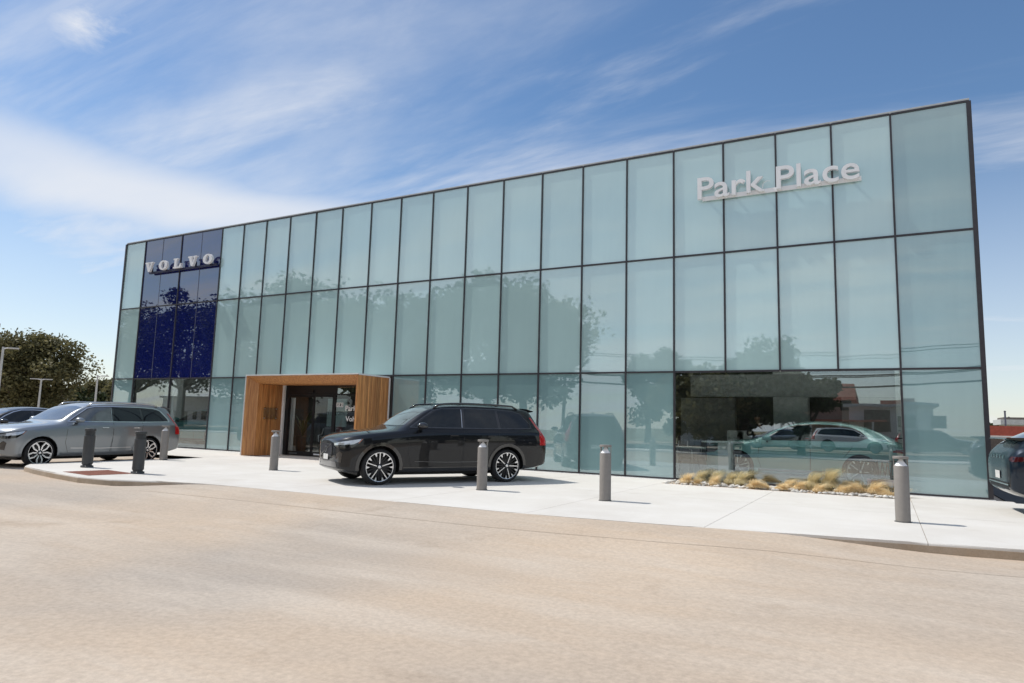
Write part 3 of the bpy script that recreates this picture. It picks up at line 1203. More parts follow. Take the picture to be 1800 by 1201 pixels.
COUPE = dict(length=4.62, wheels=(.88, 3.68), r=.36, arch=.41, st=[
    (.00, .30, .60, .52, .74, .79, 0, .60), (.05, .24, .78, .69, .80, .855, 0, .60), (.20, .20, .89, .79, .87, .93, 0, .62),
    (.55, .19, .93, .84, .93, .995, 0, .66), (.95, .19, .94, .85, .97, 1.03, 0, .70), (1.25, .19, .938, .86, .99, 1.06, .10, .72),
    (1.52, .19, .935, .868, 1.005, 1.20, .75, .70), (1.85, .19, .932, .87, 1.015, 1.38, 1, .665), (2.20, .19, .932, .87, 1.02, 1.50, 1, .64),
    (2.65, .19, .932, .87, 1.03, 1.555, 1, .63), (3.10, .19, .935, .87, 1.045, 1.55, 1, .625), (3.55, .20, .94, .868, 1.065, 1.495, 1, .615),
    (3.95, .22, .935, .86, 1.085, 1.385, 1, .61), (4.22, .25, .925, .845, 1.09, 1.26, .9, .62), (4.42, .28, .90, .82, 1.06, 1.145, .5, .64),
    (4.55, .32, .87, .79, .98, 1.04, .2, .64), (4.61, .38, .80, .72, .86, .90, 0, .6)])


def car_ring(s):
    x, zb, w, wb, zB, zc, k, wt = s
    hood = [(wb*.88, zB+.42*(zc-zB)), (wb*.62, zB+.76*(zc-zB)), (wb*.31, zB+.94*(zc-zB)), (0, zc)]
    cab = [(wt, zB+.80*(zc-zB)), (wt-.075, zB+.905*(zc-zB)), (.34, zc-.012), (0, zc)]
    up = [tuple(a*(1-k)+b*k for a, b in zip(p, q)) for p, q in zip(hood, cab)]
    m = zB*.68
    low = [(0, zb), (w*.72, zb), (w-.040, zb+.05), (w-.030, zb+(m-zb)*.48), (w, m), (w-.008, zB-.075), (wb, zB)]
    return x, low+up


CAR_CACHE = {}


def car_surface(kind, spec):
    bm = bmesh.new()
    rings = []
    for s in spec['st']:
        x, pts = car_ring(s)
        wmax = max(p[0] for p in pts)
        L = []
        R = []
        for (y, z) in pts:
            bow = 0
            if x < .3:
                bow = -.10*(1-(y/wmax)**2)*(1-x/.3) if False else 0
            L.append(bm.verts.new((x+bow, -y, z)))
            R.append(L[-1] if y < 1e-6 else bm.verts.new((x+bow, y, z)))
        rings.append((L, R))
    n = len(rings[0][0])
    for (La, Ra), (Lb, Rb) in zip(rings, rings[1:]):
        for i in range(n-1):
            bm.faces.new((La[i], La[i+1], Lb[i+1], Lb[i]))
            bm.faces.new((Ra[i+1], Ra[i], Rb[i], Rb[i+1]))
    for (L, R), flip in ((rings[0], False), (rings[-1], True)):
        for i in range(n-1):
            q = []
            for v in (L[i], R[i], R[i+1], L[i+1]):
                if v not in q:
                    q.append(v)
            bm.faces.new(q if not flip else q[::-1])
    bmesh.ops.recalc_face_normals(bm, faces=bm.faces)
    cl = bm.edges.layers.float.new('crease_edge')
    for (La, Ra), (Lb, Rb) in zip(rings, rings[1:]):
        for side in ((La, Lb), (Ra, Rb)):
            for idx, c in ((5, .6), (6, .6), (2, .5), (4, .3), (8, .3)):
                e = bm.edges.get((side[0][idx], side[1][idx]))
                if e:
                    e[cl] = c
    for L, R in (rings[0], rings[-1]):
        for side in (L, R):
            for i in range(n-1):
                e = bm.edges.get((side[i], side[i+1]))
                if e:
                    e[cl] = .55
    me = bpy.data.meshes.new('carbase')
    bm.to_mesh(me)
    bm.free()
    o = bpy.data.objects.new('carbase', me)
    COL.objects.link(o)
    md = o.modifiers.new('s', 'SUBSURF')
    md.levels = 2
    md.render_levels = 2
    dg = bpy.context.evaluated_depsgraph_get()
    smooth = bpy.data.meshes.new_from_object(o.evaluated_get(dg))
    b2 = bmesh.new()
    b2.from_mesh(smooth)
    bvh = BVHTree.FromBMesh(b2)
    b2.free()
    # wheel wells
    cb = bmesh.new()
    for wx in spec['wheels']:
        for s in (-1, 1):
            lathe(cb, [(0, -.27), (spec['arch'], -.27), (spec['arch'], .27), (0, .27)], 40, (wx, s*.83, spec['r']), 'y')
    bmesh.ops.recalc_face_normals(cb, faces=cb.faces)
    cme = bpy.data.meshes.new('cut')
    cb.to_mesh(cme)
    cb.free()
    co = bpy.data.objects.new('cut', cme)
    COL.objects.link(co)
    smooth.materials.clear()
    smooth.materials.append(MATS['paint_black'])
    cme.materials.append(MATS['arch_plastic'])
    o.modifiers.clear()
    o.data = smooth
    md = o.modifiers.new('b', 'BOOLEAN')
    md.operation = 'DIFFERENCE'
    md.solver = 'EXACT'
    md.material_mode = 'TRANSFER'
    md.object = co
    dg = bpy.context.evaluated_depsgraph_get()
    dg.update()
    body = bpy.data.meshes.new_from_object(o.evaluated_get(dg))
    body.polygons.foreach_set('use_smooth', [True]*len(body.polygons))
    try:
        body.set_sharp_from_angle(angle=math.radians(38))
    except Exception:
        pass
    bpy.data.objects.remove(o)
    bpy.data.objects.remove(co)
    return body, bvh


def patch(bvh, poly, off=.004, mode='side', s=-1, a=0., org=(0, 0), grid=.05, thick=0.):
    """fill a polygon drawn on a view plane, drape it on the car body and lift it by off"""
    if mode == 'side':
        U, d, o0 = Vector((1, 0, 0)), Vector((0, -s, 0)), Vector((0, 0, 0))
    elif mode == 'front':
        U, d, o0 = Vector((0, 1, 0)), Vector((1, 0, 0)), Vector((0, 0, 0))
    elif mode == 'rear':
        U, d, o0 = Vector((0, 1, 0)), Vector((-1, 0, 0)), Vector((5, 0, 0))
    elif mode == 'top':
        U, d, o0 = Vector((1, 0, 0)), Vector((0, 0, -1)), Vector((0, 0, 0))
    elif mode == 'diagf':
        d = Vector((math.cos(a), -s*math.sin(a), 0))
        U = Vector((math.sin(a), s*math.cos(a), 0))
        o0 = Vector((org[0], s*org[1], 0))
    elif mode == 'diagr':
        d = Vector((-math.cos(a), -s*math.sin(a), 0))
        U = Vector((math.sin(a), -s*math.cos(a), 0))
        o0 = Vector((org[0], s*org[1], 0))
    V = Vector((0, 1, 0)) if mode == 'top' else Vector((0, 0, 1))
    bm = bmesh.new()
    vs = [bm.verts.new((p[0], p[1], 0)) for p in poly]
    try:
        f = bm.faces.new(vs)
    except ValueError:
        return bm
    us = [p[0] for p in poly]
    zs = [p[1] for p in poly]
    for ax, lo, hi in ((0, min(us), max(us)), (1, min(zs), max(zs))):
        t = math.ceil(lo/grid)*grid
        while t < hi:
            co = (t, 0, 0) if ax == 0 else (0, t, 0)
            no = (1, 0, 0) if ax == 0 else (0, 1, 0)
            bmesh.ops.bisect_plane(bm, geom=bm.verts[:]+bm.edges[:]+bm.faces[:], plane_co=co, plane_no=no)
            t += grid
    bad = []
    for v in bm.verts:
        st = o0+U*v.co.x+V*v.co.y-d*4
        h = bvh.ray_cast(st, d)
        if h[0] is None:
            bad.append(v)
            continue
        nrm = h[1] if h[1].dot(d) < 0 else -h[1]
        v.co = h[0]+nrm*off
    if bad:
        bmesh.ops.delete(bm, geom=bad, context='VERTS')
    bm.normal_update()
    for f in bm.faces:
        if f.normal.dot(d) > 0:
            f.normal_flip()
        f.smooth = True
    if thick:
        ret = bmesh.ops.extrude_face_region(bm, geom=list(bm.faces))
        nv = [v for v in ret['geom'] if isinstance(v, bmesh.types.BMVert)]
        bmesh.ops.translate(bm, verts=nv, vec=-d*thick)
        bmesh.ops.recalc_face_normals(bm, faces=bm.faces)
    return bm


def ribbon(pts, w, closed=False):
    """thin outline polygons along a polyline, one quad per piece"""
    out = []
    n = len(pts)
    for i in range(n if closed else n-1):
        a, b = Vector(pts[i]), Vector(pts[(i+1) % n])
        d = (b-a)
        if d.length < 1e-6:
            continue
        d.normalize()
        q = Vector((-d.y, d.x))*w/2
        e = d*w*.35
        out.append([tuple(a-q-e), tuple(b-q+e), tuple(b+q+e), tuple(a+q-e)])
    return out


def multi(bvh, polys, **kw):
    bm = bmesh.new()
    for p in polys:
        b = patch(bvh, p, **kw)
        me = bpy.data.meshes.new('t')
        b.to_mesh(me)
        b.free()
        bm.from_mesh(me)
        bpy.data.meshes.remove(me)
    return bm


def ring_poly(cx, cz, r0, r1, a0, a1, n):
    return [[(cx+r*math.cos(t), cz+r*math.sin(t)) for r, t in ((r0, ta), (r1, ta), (r1, tb), (r0, tb))]
            for ta, tb in [(a0+(a1-a0)*i/n, a0+(a1-a0)*(i+1)/n) for i in range(n)]]


def wheel_meshes(style, R):
    key = ('wheel', style, R)
    if key in CAR_CACHE:
        return CAR_CACHE[key]
    hw = .125
    rr = R*.80                      # rim radius
    bm = bmesh.new()
    lathe(bm, [(rr, -hw+.012), (R*.90, -hw), (R*.965, -hw+.02), (R, -hw+.045), (R, hw-.045), (R*.965, hw-.02), (R*.9, hw), (rr, hw-.012)], 44, axis='y')
    tyre = bpy.data.meshes.new('tyre')
    bm.to_mesh(tyre)
    bm.free()
    # inner barrel and brake disc, dark
    bm = bmesh.new()
    lathe(bm, [(rr+.002, -hw+.014), (rr-.015, -hw+.03), (rr-.03, .04), (0, .04)], 36, axis='y')
    lathe(bm, [(rr*.62, .0), (rr*.62, -.02), (.05, -.02)], 28, axis='y')
    barrel = bpy.data.meshes.new('barrel')
    bm.to_mesh(barrel)
    bm.free()

    def bar(bm, r0, r1, t0, t1, w0, w1, y0, y1, th=.03):
        p = []
        for r, t, w, y in ((r0, t0, w0, y0), (r1, t1, w1, y1)):
            c, s = math.cos(t), math.sin(t)
            for sg in (-1, 1):
                p.append((r*c-sg*w*s, y, r*s+sg*w*c))
        a = [bm.verts.new(v) for v in (p[0], p[1], p[3], p[2])]
        b = [bm.verts.new((v[0], v[1]+th, v[2])) for v in (p[0], p[1], p[3], p[2])]
        bm.faces.new(a)
        bm.faces.new(b[::-1])
        for i in range(4):
            j = (i+1) % 4
            bm.faces.new((b[i], b[j], a[j], a[i]))
    rim = bmesh.new()
    dark = bmesh.new()
    y = -hw+.008
    if style == 'fan':
        lathe(rim, [(rr+.004, y+.004), (rr+.002, y-.004), (rr-.010, y-.002), (rr-.012, y+.02)], 44, axis='y')
        for k in range(5):
            t = PI/2+2*PI*k/5
            bar(rim, .045, rr-.006, t, t, .009, .010, y+.012, y+.002)
            for s in (-1, 1):
                t2 = t+s*2*PI/5*.27
                bar(dark, .06, rr-.008, t+s*.20, t2, .016, .022, y+.028, y+.012)
                bar(rim, rr*.74, rr-.006, t2-s*.012, t2, .006, .026, y+.010, y+.004, .012)
            bar(dark, .06, rr*.97, t+PI/5, t+PI/5, .014, .012, y+.034, y+.02)
    else:
        lathe(rim, [(rr+.004, y+.004), (rr+.002, y-.003), (rr-.007, y-.002), (rr-.009, y+.02)], 44, axis='y')
        for k in range(5):
            t = PI/2+2*PI*k/5+PI/5
            for s in (-1, 1):
                bar(rim, .05, rr*.62, t+s*.28, t+s*.36, .014, .017, y+.014, y+.006)
                bar(rim, rr*.60, rr-.012, t+s*.36, t+s*.19, .017, .020, y+.006, y+.002)
                bar(dark, .05, rr*.95, t+s*.10, t+s*.10, .012, .010, y+.036, y+.022)
            bar(rim, rr-.034, rr-.012, t, t, rr*.18, rr*.19, y+.005, y+.003)
    lathe(rim, [(.034, y+.02), (.034, y+.006), (.026, y+.002), (0, y+.002)], 16, axis='y')
    lathe(dark, [(.07, y+.05), (.066, y+.012), (.036, y+.008)], 20, axis='y')
    out = []
    for b, nm in ((rim, 'rim'), (dark, 'spoke_backing')):
        bmesh.ops.recalc_face_normals(b, faces=b.faces)
        me = bpy.data.meshes.new(nm)
        b.to_mesh(me)
        b.free()
        out.append(me)
    for me, m in ((tyre, 'tyre_rubber'), (barrel, 'rim_dark'), (out[0], 'rim_silver'), (out[1], 'rim_dark')):
        me.materials.append(MATS[m])
    tyre.polygons.foreach_set('use_smooth', [True]*len(tyre.polygons))
    CAR_CACHE[key] = (tyre, barrel, out[0], out[1])
    return CAR_CACHE[key]


def car(name, label, cat, kind, paint_name, loc, rz, trim='chrome', style='fan', arch_mat='gloss_black', group=None,
        wheels=True, plate=False, rear_text=None, detail=True, front_glass='car_glass', scale=1., tail='lamp_red'):
    spec = SUV if kind == 'suv' else COUPE
    key = ('body', kind)
    if key not in CAR_CACHE:
        CAR_CACHE[key] = car_surface(kind, spec)
    body_me, bvh = CAR_CACHE[key]
    root = empty(name, loc, rz)
    root.scale = (scale, scale, scale)
    tag(root, label, cat, group)
    body = obj('body', body_me.copy(), None, root)
    body.data.materials[0] = MATS[paint_name]
    suv = kind == 'suv'
    pc = {}

    def part_(nm, polys, mat, par=root, **kw):
        k = (kind, nm, str(polys)[:200], str(kw))
        if k not in CAR_CACHE:
            bm = multi(bvh, polys, **kw)
            me = bpy.data.meshes.new(nm)
            bm.to_mesh(me)
            bm.free()
            CAR_CACHE[k] = me
        me = CAR_CACHE[k].copy()
        me.materials.clear()
        me.materials.append(MATS[mat])
        return obj(nm, me, None, par)
    if suv:
        wins = [[(1.62, 1.185), (1.88, 1.395), (2.10, 1.545), (2.30, 1.605), (2.74, 1.625), (2.70, 1.185)],
                [(2.79, 1.187), (2.83, 1.628), (3.62, 1.625), (3.62, 1.195)],
                [(3.70, 1.197), (3.68, 1.622), (4.05, 1.60), (4.24, 1.55), (4.44, 1.30), (4.46, 1.215)]]
        dlo = [(1.53, 1.168), (1.86, 1.415), (2.08, 1.572), (2.30, 1.632), (2.76, 1.652), (3.66, 1.650), (4.07, 1.626), (4.28, 1.566), (4.49, 1.30), (4.51, 1.198), (3.7, 1.178)]
        wsh = [(-.70, 1.215), (-.66, 1.40), (-.62, 1.60), (-.3, 1.64), (.3, 1.64), (.62, 1.60), (.66, 1.40), (.70, 1.215), (.35, 1.205), (-.35, 1.205)]
        rwin = [(-.66, 1.25), (-.60, 1.52), (.60, 1.52), (.66, 1.25)]
        doors = [(1.50, 1.14), (1.46, .62), (1.56, .34), (2.70, .34), (2.74, .7), (2.75, 1.15)]
        doors2 = [(2.75, 1.15), (2.74, .34), (3.35, .36), (3.44, .62), (3.60, .86), (3.64, 1.16)]
        roofg = [(2.35, -.46), (2.35, .46), (3.75, .44), (3.75, -.44)]
        belt = [(.5, .99), (1.4, 1.05), (2.8, 1.07), (4.3, 1.09)]
        wins = [zz(w) for w in wins]
        dlo, wsh, rwin = zz(dlo), zz(wsh), zz(rwin)
    else:
        wins = [[(1.58, 1.055), (1.85, 1.23), (2.10, 1.345), (2.32, 1.405), (2.58, 1.42), (2.56, 1.06)],
                [(2.64, 1.062), (2.67, 1.42), (3.2, 1.408), (3.45, 1.37), (3.66, 1.28), (3.78, 1.16), (3.60, 1.085)]]
        dlo = [(1.50, 1.04), (1.83, 1.25), (2.08, 1.368), (2.32, 1.43), (2.66, 1.443), (3.22, 1.43), (3.48, 1.39), (3.70, 1.29), (3.84, 1.15), (3.62, 1.068)]
        wsh = [(-.70, 1.10), (-.59, 1.26), (-.54, 1.40), (-.3, 1.44), (.3, 1.44), (.54, 1.40), (.59, 1.26), (.70, 1.10), (.35, 1.09), (-.35, 1.09)]
        rwin = [(-.6, 1.16), (-.5, 1.37), (.5, 1.37), (.6, 1.16)]
        doors = [(1.42, 1.01), (1.38, .56), (1.46, .32), (2.58, .32), (2.60, .7), (2.60, 1.03)]
        doors2 = [(2.60, 1.03), (2.60, .32), (3.18, .34), (3.28, .60), (3.5, .9), (3.56, 1.06)]
        roofg = [(2.2, -.42), (2.2, .42), (3.3, .4), (3.3, -.4)]
        belt = [(.5, .88), (1.4, .93), (2.8, .96), (4.1, .99)]
    for s in (-1, 1):
        part_('window_surround', [dlo], 'gloss_black', off=.002, s=s, grid=.06)
        for i, w in enumerate(wins):
            part_('side_window', [w], front_glass if i == 0 else 'car_glass', off=.005, s=s, grid=.06)
        part_('window_trim', ribbon(dlo, .022, True), trim, off=.007, s=s, grid=.12)
        if suv and detail:
            part_('pillar_trim', ribbon(zz([(2.715, 1.19), (2.755, 1.62)]), .012), 'chrome', off=.009, s=s, grid=.1)
            part_('door_crease', ribbon([(1.62, .47), (2.4, .452), (3.30, .462)], .016), 'silver_metal' if trim == 'chrome' else 'trim_satin', off=.012, s=s, grid=.1)
        if detail:
            part_('door_seam', ribbon(doors, .009)+ribbon(doors2, .009), 'arch_plastic', off=.0012, s=s, grid=.12)
        for wx in spec['wheels']:
            part_('arch_moulding', ring_poly(wx, spec['r'], spec['arch']-.006, spec['arch']+.06, -.42 if wx > 2 else -.35, PI+.40, 18),
                  arch_mat, off=.010, s=s, grid=.3)
        z0 = .27 if suv else .24
        part_('sill_moulding', [[(spec['wheels'][0]+.5, z0), (spec['wheels'][1]-.5, z0), (spec['wheels'][1]-.5, z0+.085), (spec['wheels'][0]+.5, z0+.085)]],
              arch_mat if suv else 'arch_plastic', off=.012, s=s, grid=.15)
        # lamps
        zl = .76 if suv else .71
        hl = part_('headlight', [[(-.30, zl-.02), (-.28, zl+.075), (.05, zl+.125), (.36, zl+.165), (.30, zl+.07), (.20, zl-.02), (0, zl-.045)]],
              'gloss_black', off=.004, mode='diagf', s=s, a=math.radians(38), org=(.2, .72), grid=.05)
        part_('lamp_lens', [[(-.28, zl+.05), (.05, zl+.10), (.33, zl+.15), (.30, zl+.10), (.22, zl+.05), (.04, zl+.03), (-.26, zl+.015)]],
              'lamp_clear', hl, off=.008, mode='diagf', s=s, a=math.radians(38), org=(.2, .72), grid=.05)
        part_('marker_lamp', [[(.285, zl+.07), (.335, zl+.145), (.352, zl+.155), (.30, zl+.07)]], 'lamp_amber', hl, off=.011, mode='diagf', s=s,
              a=math.radians(38), org=(.2, .72), grid=.05)
        zt = .82 if suv else .80
        if suv:
            tl = [[(-.13, zt), (.10, zt+.0), (.10, zt+.12), (.06, zt+.30), (-.02, zt+.44), (-.08, zt+.62), (-.12, zt+.62), (-.10, zt+.44), (-.09, zt+.33), (-.14, zt+.24)]]
        else:
            tl = [[(-.12, zt+.04), (.10, zt+.02), (.16, zt+.06), (.12, zt+.10), (-.05, zt+.10), (-.12, zt+.07)]]
        part_('tail_light', tl, tail, off=.006, mode='diagr', s=s, a=math.radians(45), org=(spec['length']-.22, .78), grid=.05)
        # air intake flank
        part_('intake', [[(-.10, .46), (.06, .44), (.10, .62), (.02, .66), (-.08, .60)]], 'gloss_black', off=.006, mode='diagf', s=s,
              a=math.radians(30), org=(.15, .66), grid=.05)
        # handles
        for hx in ((2.50, 3.42) if suv else (2.38, 3.28)):
            hz = 1.015 if suv else .90
            h0 = bvh.ray_cast(Vector((hx, s*3, hz)), Vector((0, -s, 0)))[0]
            bm = bmesh.new()
            bx(bm, hx-.10, hx+.10, h0.y-.012, h0.y+.012, hz-.014, hz+.014, .010)
            bmesh.ops.translate(bm, verts=bm.verts, vec=(0, s*.022, 0))
            obj('door_handle', bm, paint_name if trim != 'chrome' else 'chrome', root)
        # mirror
        mx, mz = (1.72, 1.20) if suv else (1.62, 1.08)
        bm = bmesh.new()
        bmesh.ops.create_icosphere(bm, subdivisions=3, radius=1)
        for v in bm.verts:
            c = v.co
            c.x = max(c.x, -.95)
            c.x *= .115 if c.x < 0 else .085
            c.y *= .125
            c.z = c.z*(.078 if c.z > 0 else .062)
            c.x += .05*abs(c.y)/.125
            v.co = Vector((mx+c.x, s*(1.035+c.y*1), mz+c.z))
        for f in bm.faces:
            f.smooth = True
        mr = obj('mirror', bm, paint_name if paint_name != 'paint_black' else 'gloss_black', root)
        bm = bmesh.new()
        tube(bm, [(mx-.02, s*.86, mz-.09), (mx-.01, s*.94, mz-.075), (mx, s*1.0, mz-.035)], [.03, .026, .03], 8)
        obj('mirror_arm', bm, 'gloss_black', mr)
    part_('windscreen', [wsh], 'car_glass_light', off=.004, mode='front', grid=.07)
    part_('rear_window', [rwin], 'car_glass', off=.005, mode='rear', grid=.07)
    if suv:
        part_('roof_glass', [roofg], 'car_glass', off=.003, mode='top', grid=.2)
        for s in (-1, 1):
            pts = []
            for x in np.linspace(2.12, 4.25, 16):
                h = bvh.ray_cast(Vector((x, s*.635, 3)), Vector((0, 0, -1)))[0]
                lift = .06 if 2.2 < x < 4.18 else .0
                pts.append((x, s*.645, h.z+lift))
            bm = bmesh.new()
            tube(bm, pts, .022, 8)
            for f in bm.faces:
                f.smooth = True
            obj('roof_rail', bm, 'silver_metal' if trim == 'chrome' else 'gloss_black', root)
        # spoiler
        bm = bmesh.new()
        pr = [(4.40, 1.652), (4.56, 1.645), (4.735, 1.600), (4.74, 1.586), (4.62, 1.565), (4.45, 1.57)]
        prism_y(bm, pr, -.61, .61)
        bmesh.ops.recalc_face_normals(bm, faces=bm.faces)
        es = [e for e in bm.edges if abs(e.verts[0].co.y) > .6 and abs(e.verts[1].co.y) > .6 and e.verts[0].co.y*e.verts[1].co.y > 0]
        bmesh.ops.bevel(bm, geom=es, offset=.02, segments=2, affect='EDGES')
        obj('spoiler', bm, paint_name, root)
        bm = bmesh.new()
        prism_y(bm, [(3.86, 1.69), (4.06, 1.675), (4.05, 1.735), (3.98, 1.745)], -.02, .02)
        bmesh.ops.recalc_face_normals(bm, faces=bm.faces)
        obj('antenna_fin', bm, paint_name, root)
    else:
        bm = bmesh.new()
        prism_y(bm, [(4.28, 1.19), (4.58, 1.185), (4.60, 1.165), (4.40, 1.14)], -.60, .60)
        bmesh.ops.recalc_face_normals(bm, faces=bm.faces)
        obj('spoiler', bm, 'gloss_black', root)
    # grille, badge, lower intake
    zg = .68 if suv else .62
    gr = part_('grille', [[(-.36, zg-.13), (-.40, zg+.0), (-.38, zg+.12), (.38, zg+.12), (.40, zg), (.36, zg-.13)]], 'arch_plastic', off=.006, mode='front', grid=.06)
    part_('grille_frame', ribbon([(-.36, zg-.13), (-.40, zg+.0), (-.38, zg+.12), (.38, zg+.12), (.40, zg), (.36, zg-.13)], .022, True), trim, gr, off=.012, mode='front', grid=.1)
    if detail:
        bars = []
        for k in range(-8, 9):
            u = k*.045
            bars.append([(u-.006+.05, zg-.115), (u+.006+.05, zg-.115), (u+.006-.05+.05*(k > 99), zg+.11), (u-.006-.05, zg+.11)])
        part_('grille_bar', bars, 'chrome' if trim == 'chrome' else 'mullion_fin', gr, off=.010, mode='front', grid=.1)
        part_('badge', ribbon([(-.33, zg+.115), (.33, zg-.12)], .02), 'chrome', gr, off=.016, mode='front', grid=.1)
        part_('badge', ring_poly(0, zg, .045, .07, 0, 2*PI, 16), 'chrome', gr, off=.020, mode='front', grid=.3)
    part_('lower_intake', [[(-.62, .34), (-.58, .45), (.58, .45), (.62, .34)]], 'gloss_black', off=.006, mode='front', grid=.06)
    part_('bumper_strip', ribbon([(-.66, .33), (.66, .33)], .022), trim, off=.012, mode='front', grid=.08)
    if plate:
        part_('licence_plate', [[(-.16, .475), (-.16, .585), (.16, .585), (.16, .475)]], 'plate_white', off=.016, mode='front', grid=.1)
    # rear
    part_('licence_plate', [[(-.16, .62 if suv else .54), (-.16, .74 if suv else .66), (.16, .74 if suv else .66), (.16, .62 if suv else .54)]], 'plate_white', off=.012, mode='rear', grid=.1)
    part_('rear_valance', [[(-.72, .40), (-.70, .50), (.70, .50), (.72, .40)]], 'arch_plastic', off=.008, mode='rear', grid=.08)
    part_('rear_bumper_strip', ribbon([(-.70, .47), (.70, .47)], .02), 'chrome', off=.012, mode='rear', grid=.08)
    if rear_text:
        for k, ch in enumerate(rear_text):
            u = .42-k*.21
            part_('badge_letter', [[(u-.035, .86), (u-.035, .91), (u+.035, .91), (u+.035, .86)]], 'chrome', off=.008, mode='rear', grid=.1)
    # underbody
    box('underbody', .55, spec['length']-.6, -.52, .52, .17, .36, 'arch_plastic', root)
    # wheels
    if wheels:
        ty, ba, ri, dk = wheel_meshes(style, spec['r'])
        for i, wx in enumerate(spec['wheels']):
            for s in (-1, 1):
                w = obj('wheel', ba, None, root)
                w.location = (wx, s*(.822 if suv else .80), spec['r'])
                w.rotation_euler = (0, (.35 if i else 0.)+.0, 0 if s < 0 else PI)
                obj('tyre', ty, None, w)
                obj('rim', ri, None, w)
                obj('spoke_backing', dk, None, w)
    return root


def place(front_wheel, rz, spec, z=0., s=-1):
    """root position that puts the outer face of a front wheel at a point"""
    v = Matrix.Rotation(rz, 3, 'Z') @ Vector((spec['wheels'][0], s*.945, 0))
    return (front_wheel[0]-v.x, front_wheel[1]-v.y, z)


BLK = (-8.92, -6.32, 1.045)
car('black_suv', 'black luxury SUV with bright multi-spoke wheels parked before the entrance', 'car', 'suv', 'paint_black',
    place((BLK[0], BLK[1]), BLK[2], SUV), BLK[2], trim='trim_satin', style='fan', plate=True)
car('grey_suv', 'metallic grey SUV with chrome window trim parked beside the kerb end', 'car', 'suv', 'paint_grey',
    place((-18.87, -7.62), 1.62, SUV, -.125), 1.62, trim='chrome', style='loop', arch_mat='paint_grey', front_glass='car_glass_light')
_p = at(60, 760, y=-4.0)
car('black_coupe', 'black low car with a silver window line behind the grey SUV', 'car', 'coupe', 'paint_black',
    (-24.2, -8.2, -.125), 1.64, trim='chrome', style='loop')
car('blue_coupe_suv', 'dark blue car with a rear wing parked at the building corner', 'car', 'coupe', 'paint_blue',
    (1.72+4.62*1.09, -2.1, .0), PI+.06, trim='chrome', style='fan', rear_text='VOLVO', arch_mat='gloss_black', scale=1.09, tail='lamp_dark')
car('display_car', 'pale blue green show car standing inside behind the large clear window', 'car', 'coupe', 'paint_pale',
    (-4.2, 1.9, .03), .0, trim='gloss_black', style='fan', arch_mat='paint_pale')
car('green_show_car', 'dark green car inside the window under the blue panels', 'car', 'coupe', 'paint_green',
    (-27.25, 1.75, .025), .04, trim='chrome', style='loop')
# vehicles across the street, seen mirrored in the glass
car('white_suv', 'white SUV across the street mirrored in the showroom window', 'car', 'suv', 'paint_white',
    (.3, -37.0, -.08), PI, trim='gloss_black', style='loop', detail=False)
car('charcoal_suv', 'dark SUV across the street mirrored at the edge of the showroom window', 'car', 'suv', 'paint_black',
    (5.6, -39.0, -.08), PI+.05, trim='gloss_black', style='loop', detail=False)
car('silver_car', 'silver car across the street mirrored beside the white house', 'car', 'coupe', 'paint_grey',
    (-9.5, -38.2, -.08), .02, trim='chrome', style='loop', detail=False)

# ------------------------------------------------------------------ bollards


def bollard_proto():
    root = empty('bollard_light')
    R = .102
    bm = bmesh.new()
    lathe(bm, [(R+.001, .0), (R, .012), (R, .82), (R-.004, .828), (0, .828)], 32)
    for f in bm.faces:
        f.smooth = abs(f.normal.z) < .5
    obj('post', bm, 'bollard_grey', root)
    bm = bmesh.new()
    lathe(bm, [(.088, .829), (.080, .842), (.030, .908), (.022, .932), (0, .932)], 28)
    for f in bm.faces:
        f.smooth = True
    obj('reflector_cone', bm, 'reflector', root)
    bm = bmesh.new()
    lathe(bm, [(0, .933), (R+.004, .933), (R+.006, .937), (R+.006, .966), (R+.002, .972), (0, .975)], 32)
    obj('cap', bm, 'bollard_grey', root)
    bm = bmesh.new()
    lathe(bm, [(R+.014, .0), (R+.014, .006), (R+.0015, .012)], 28)
    obj('base_ring', bm, 'bollard_dark', root)
    for a in (.25, PI-.25, -PI/2):
        # curved struts holding the cap
        bm = bmesh.new()
        seg = []
        for t in np.linspace(a-.16, a+.16, 4):
            seg.append(t)
        inner = [((R-.014)*math.cos(t), (R-.014)*math.sin(t)) for t in seg[::-1]]
        outer = [((R-.001)*math.cos(t), (R-.001)*math.sin(t)) for t in seg]
        prism(bm, outer+inner, .8285, .9325)
        st = obj('strut', bm, 'bollard_grey', root)
        if a == -PI/2:
            st.rotation_euler = (0, 0, PI)
    return root


def dark_bollard_proto():
    root = empty('dark_bollard')
    bm = bmesh.new()
    lathe(bm, [(.135, 0), (.135, .03), (.125, .045), (.10, .05), (.10, .075), (.118, .09), (.118, .74), (.112, .752), (.100, .752)], 28)
    obj('post', bm, 'bollard_dark', root)
    bm = bmesh.new()
    lathe(bm, [(.100, .753), (.100, .77), (.107, .775), (.107, .79), (.100, .795), (.100, .81), (.107, .815), (.107, .83), (.1, .835), (.1, .85)], 28)
    obj('louvre', bm, 'bollard_dark', root)
    bm = bmesh.new()
    lathe(bm, [(.110, .851), (.120, .856), (.120, .905), (.112, .915), (0, .92)], 28)
    obj('cap', bm, 'bollard_dark', root)
    for k in range(4):
        t = PI/4+k*PI/2
        bm = bmesh.new()
        lathe(bm, [(.010, .03), (.010, .048), (0, .05)], 6, (.126*math.cos(t), .126*math.sin(t), 0))
        obj('bolt', bm, 'silver_metal', root)
    return root


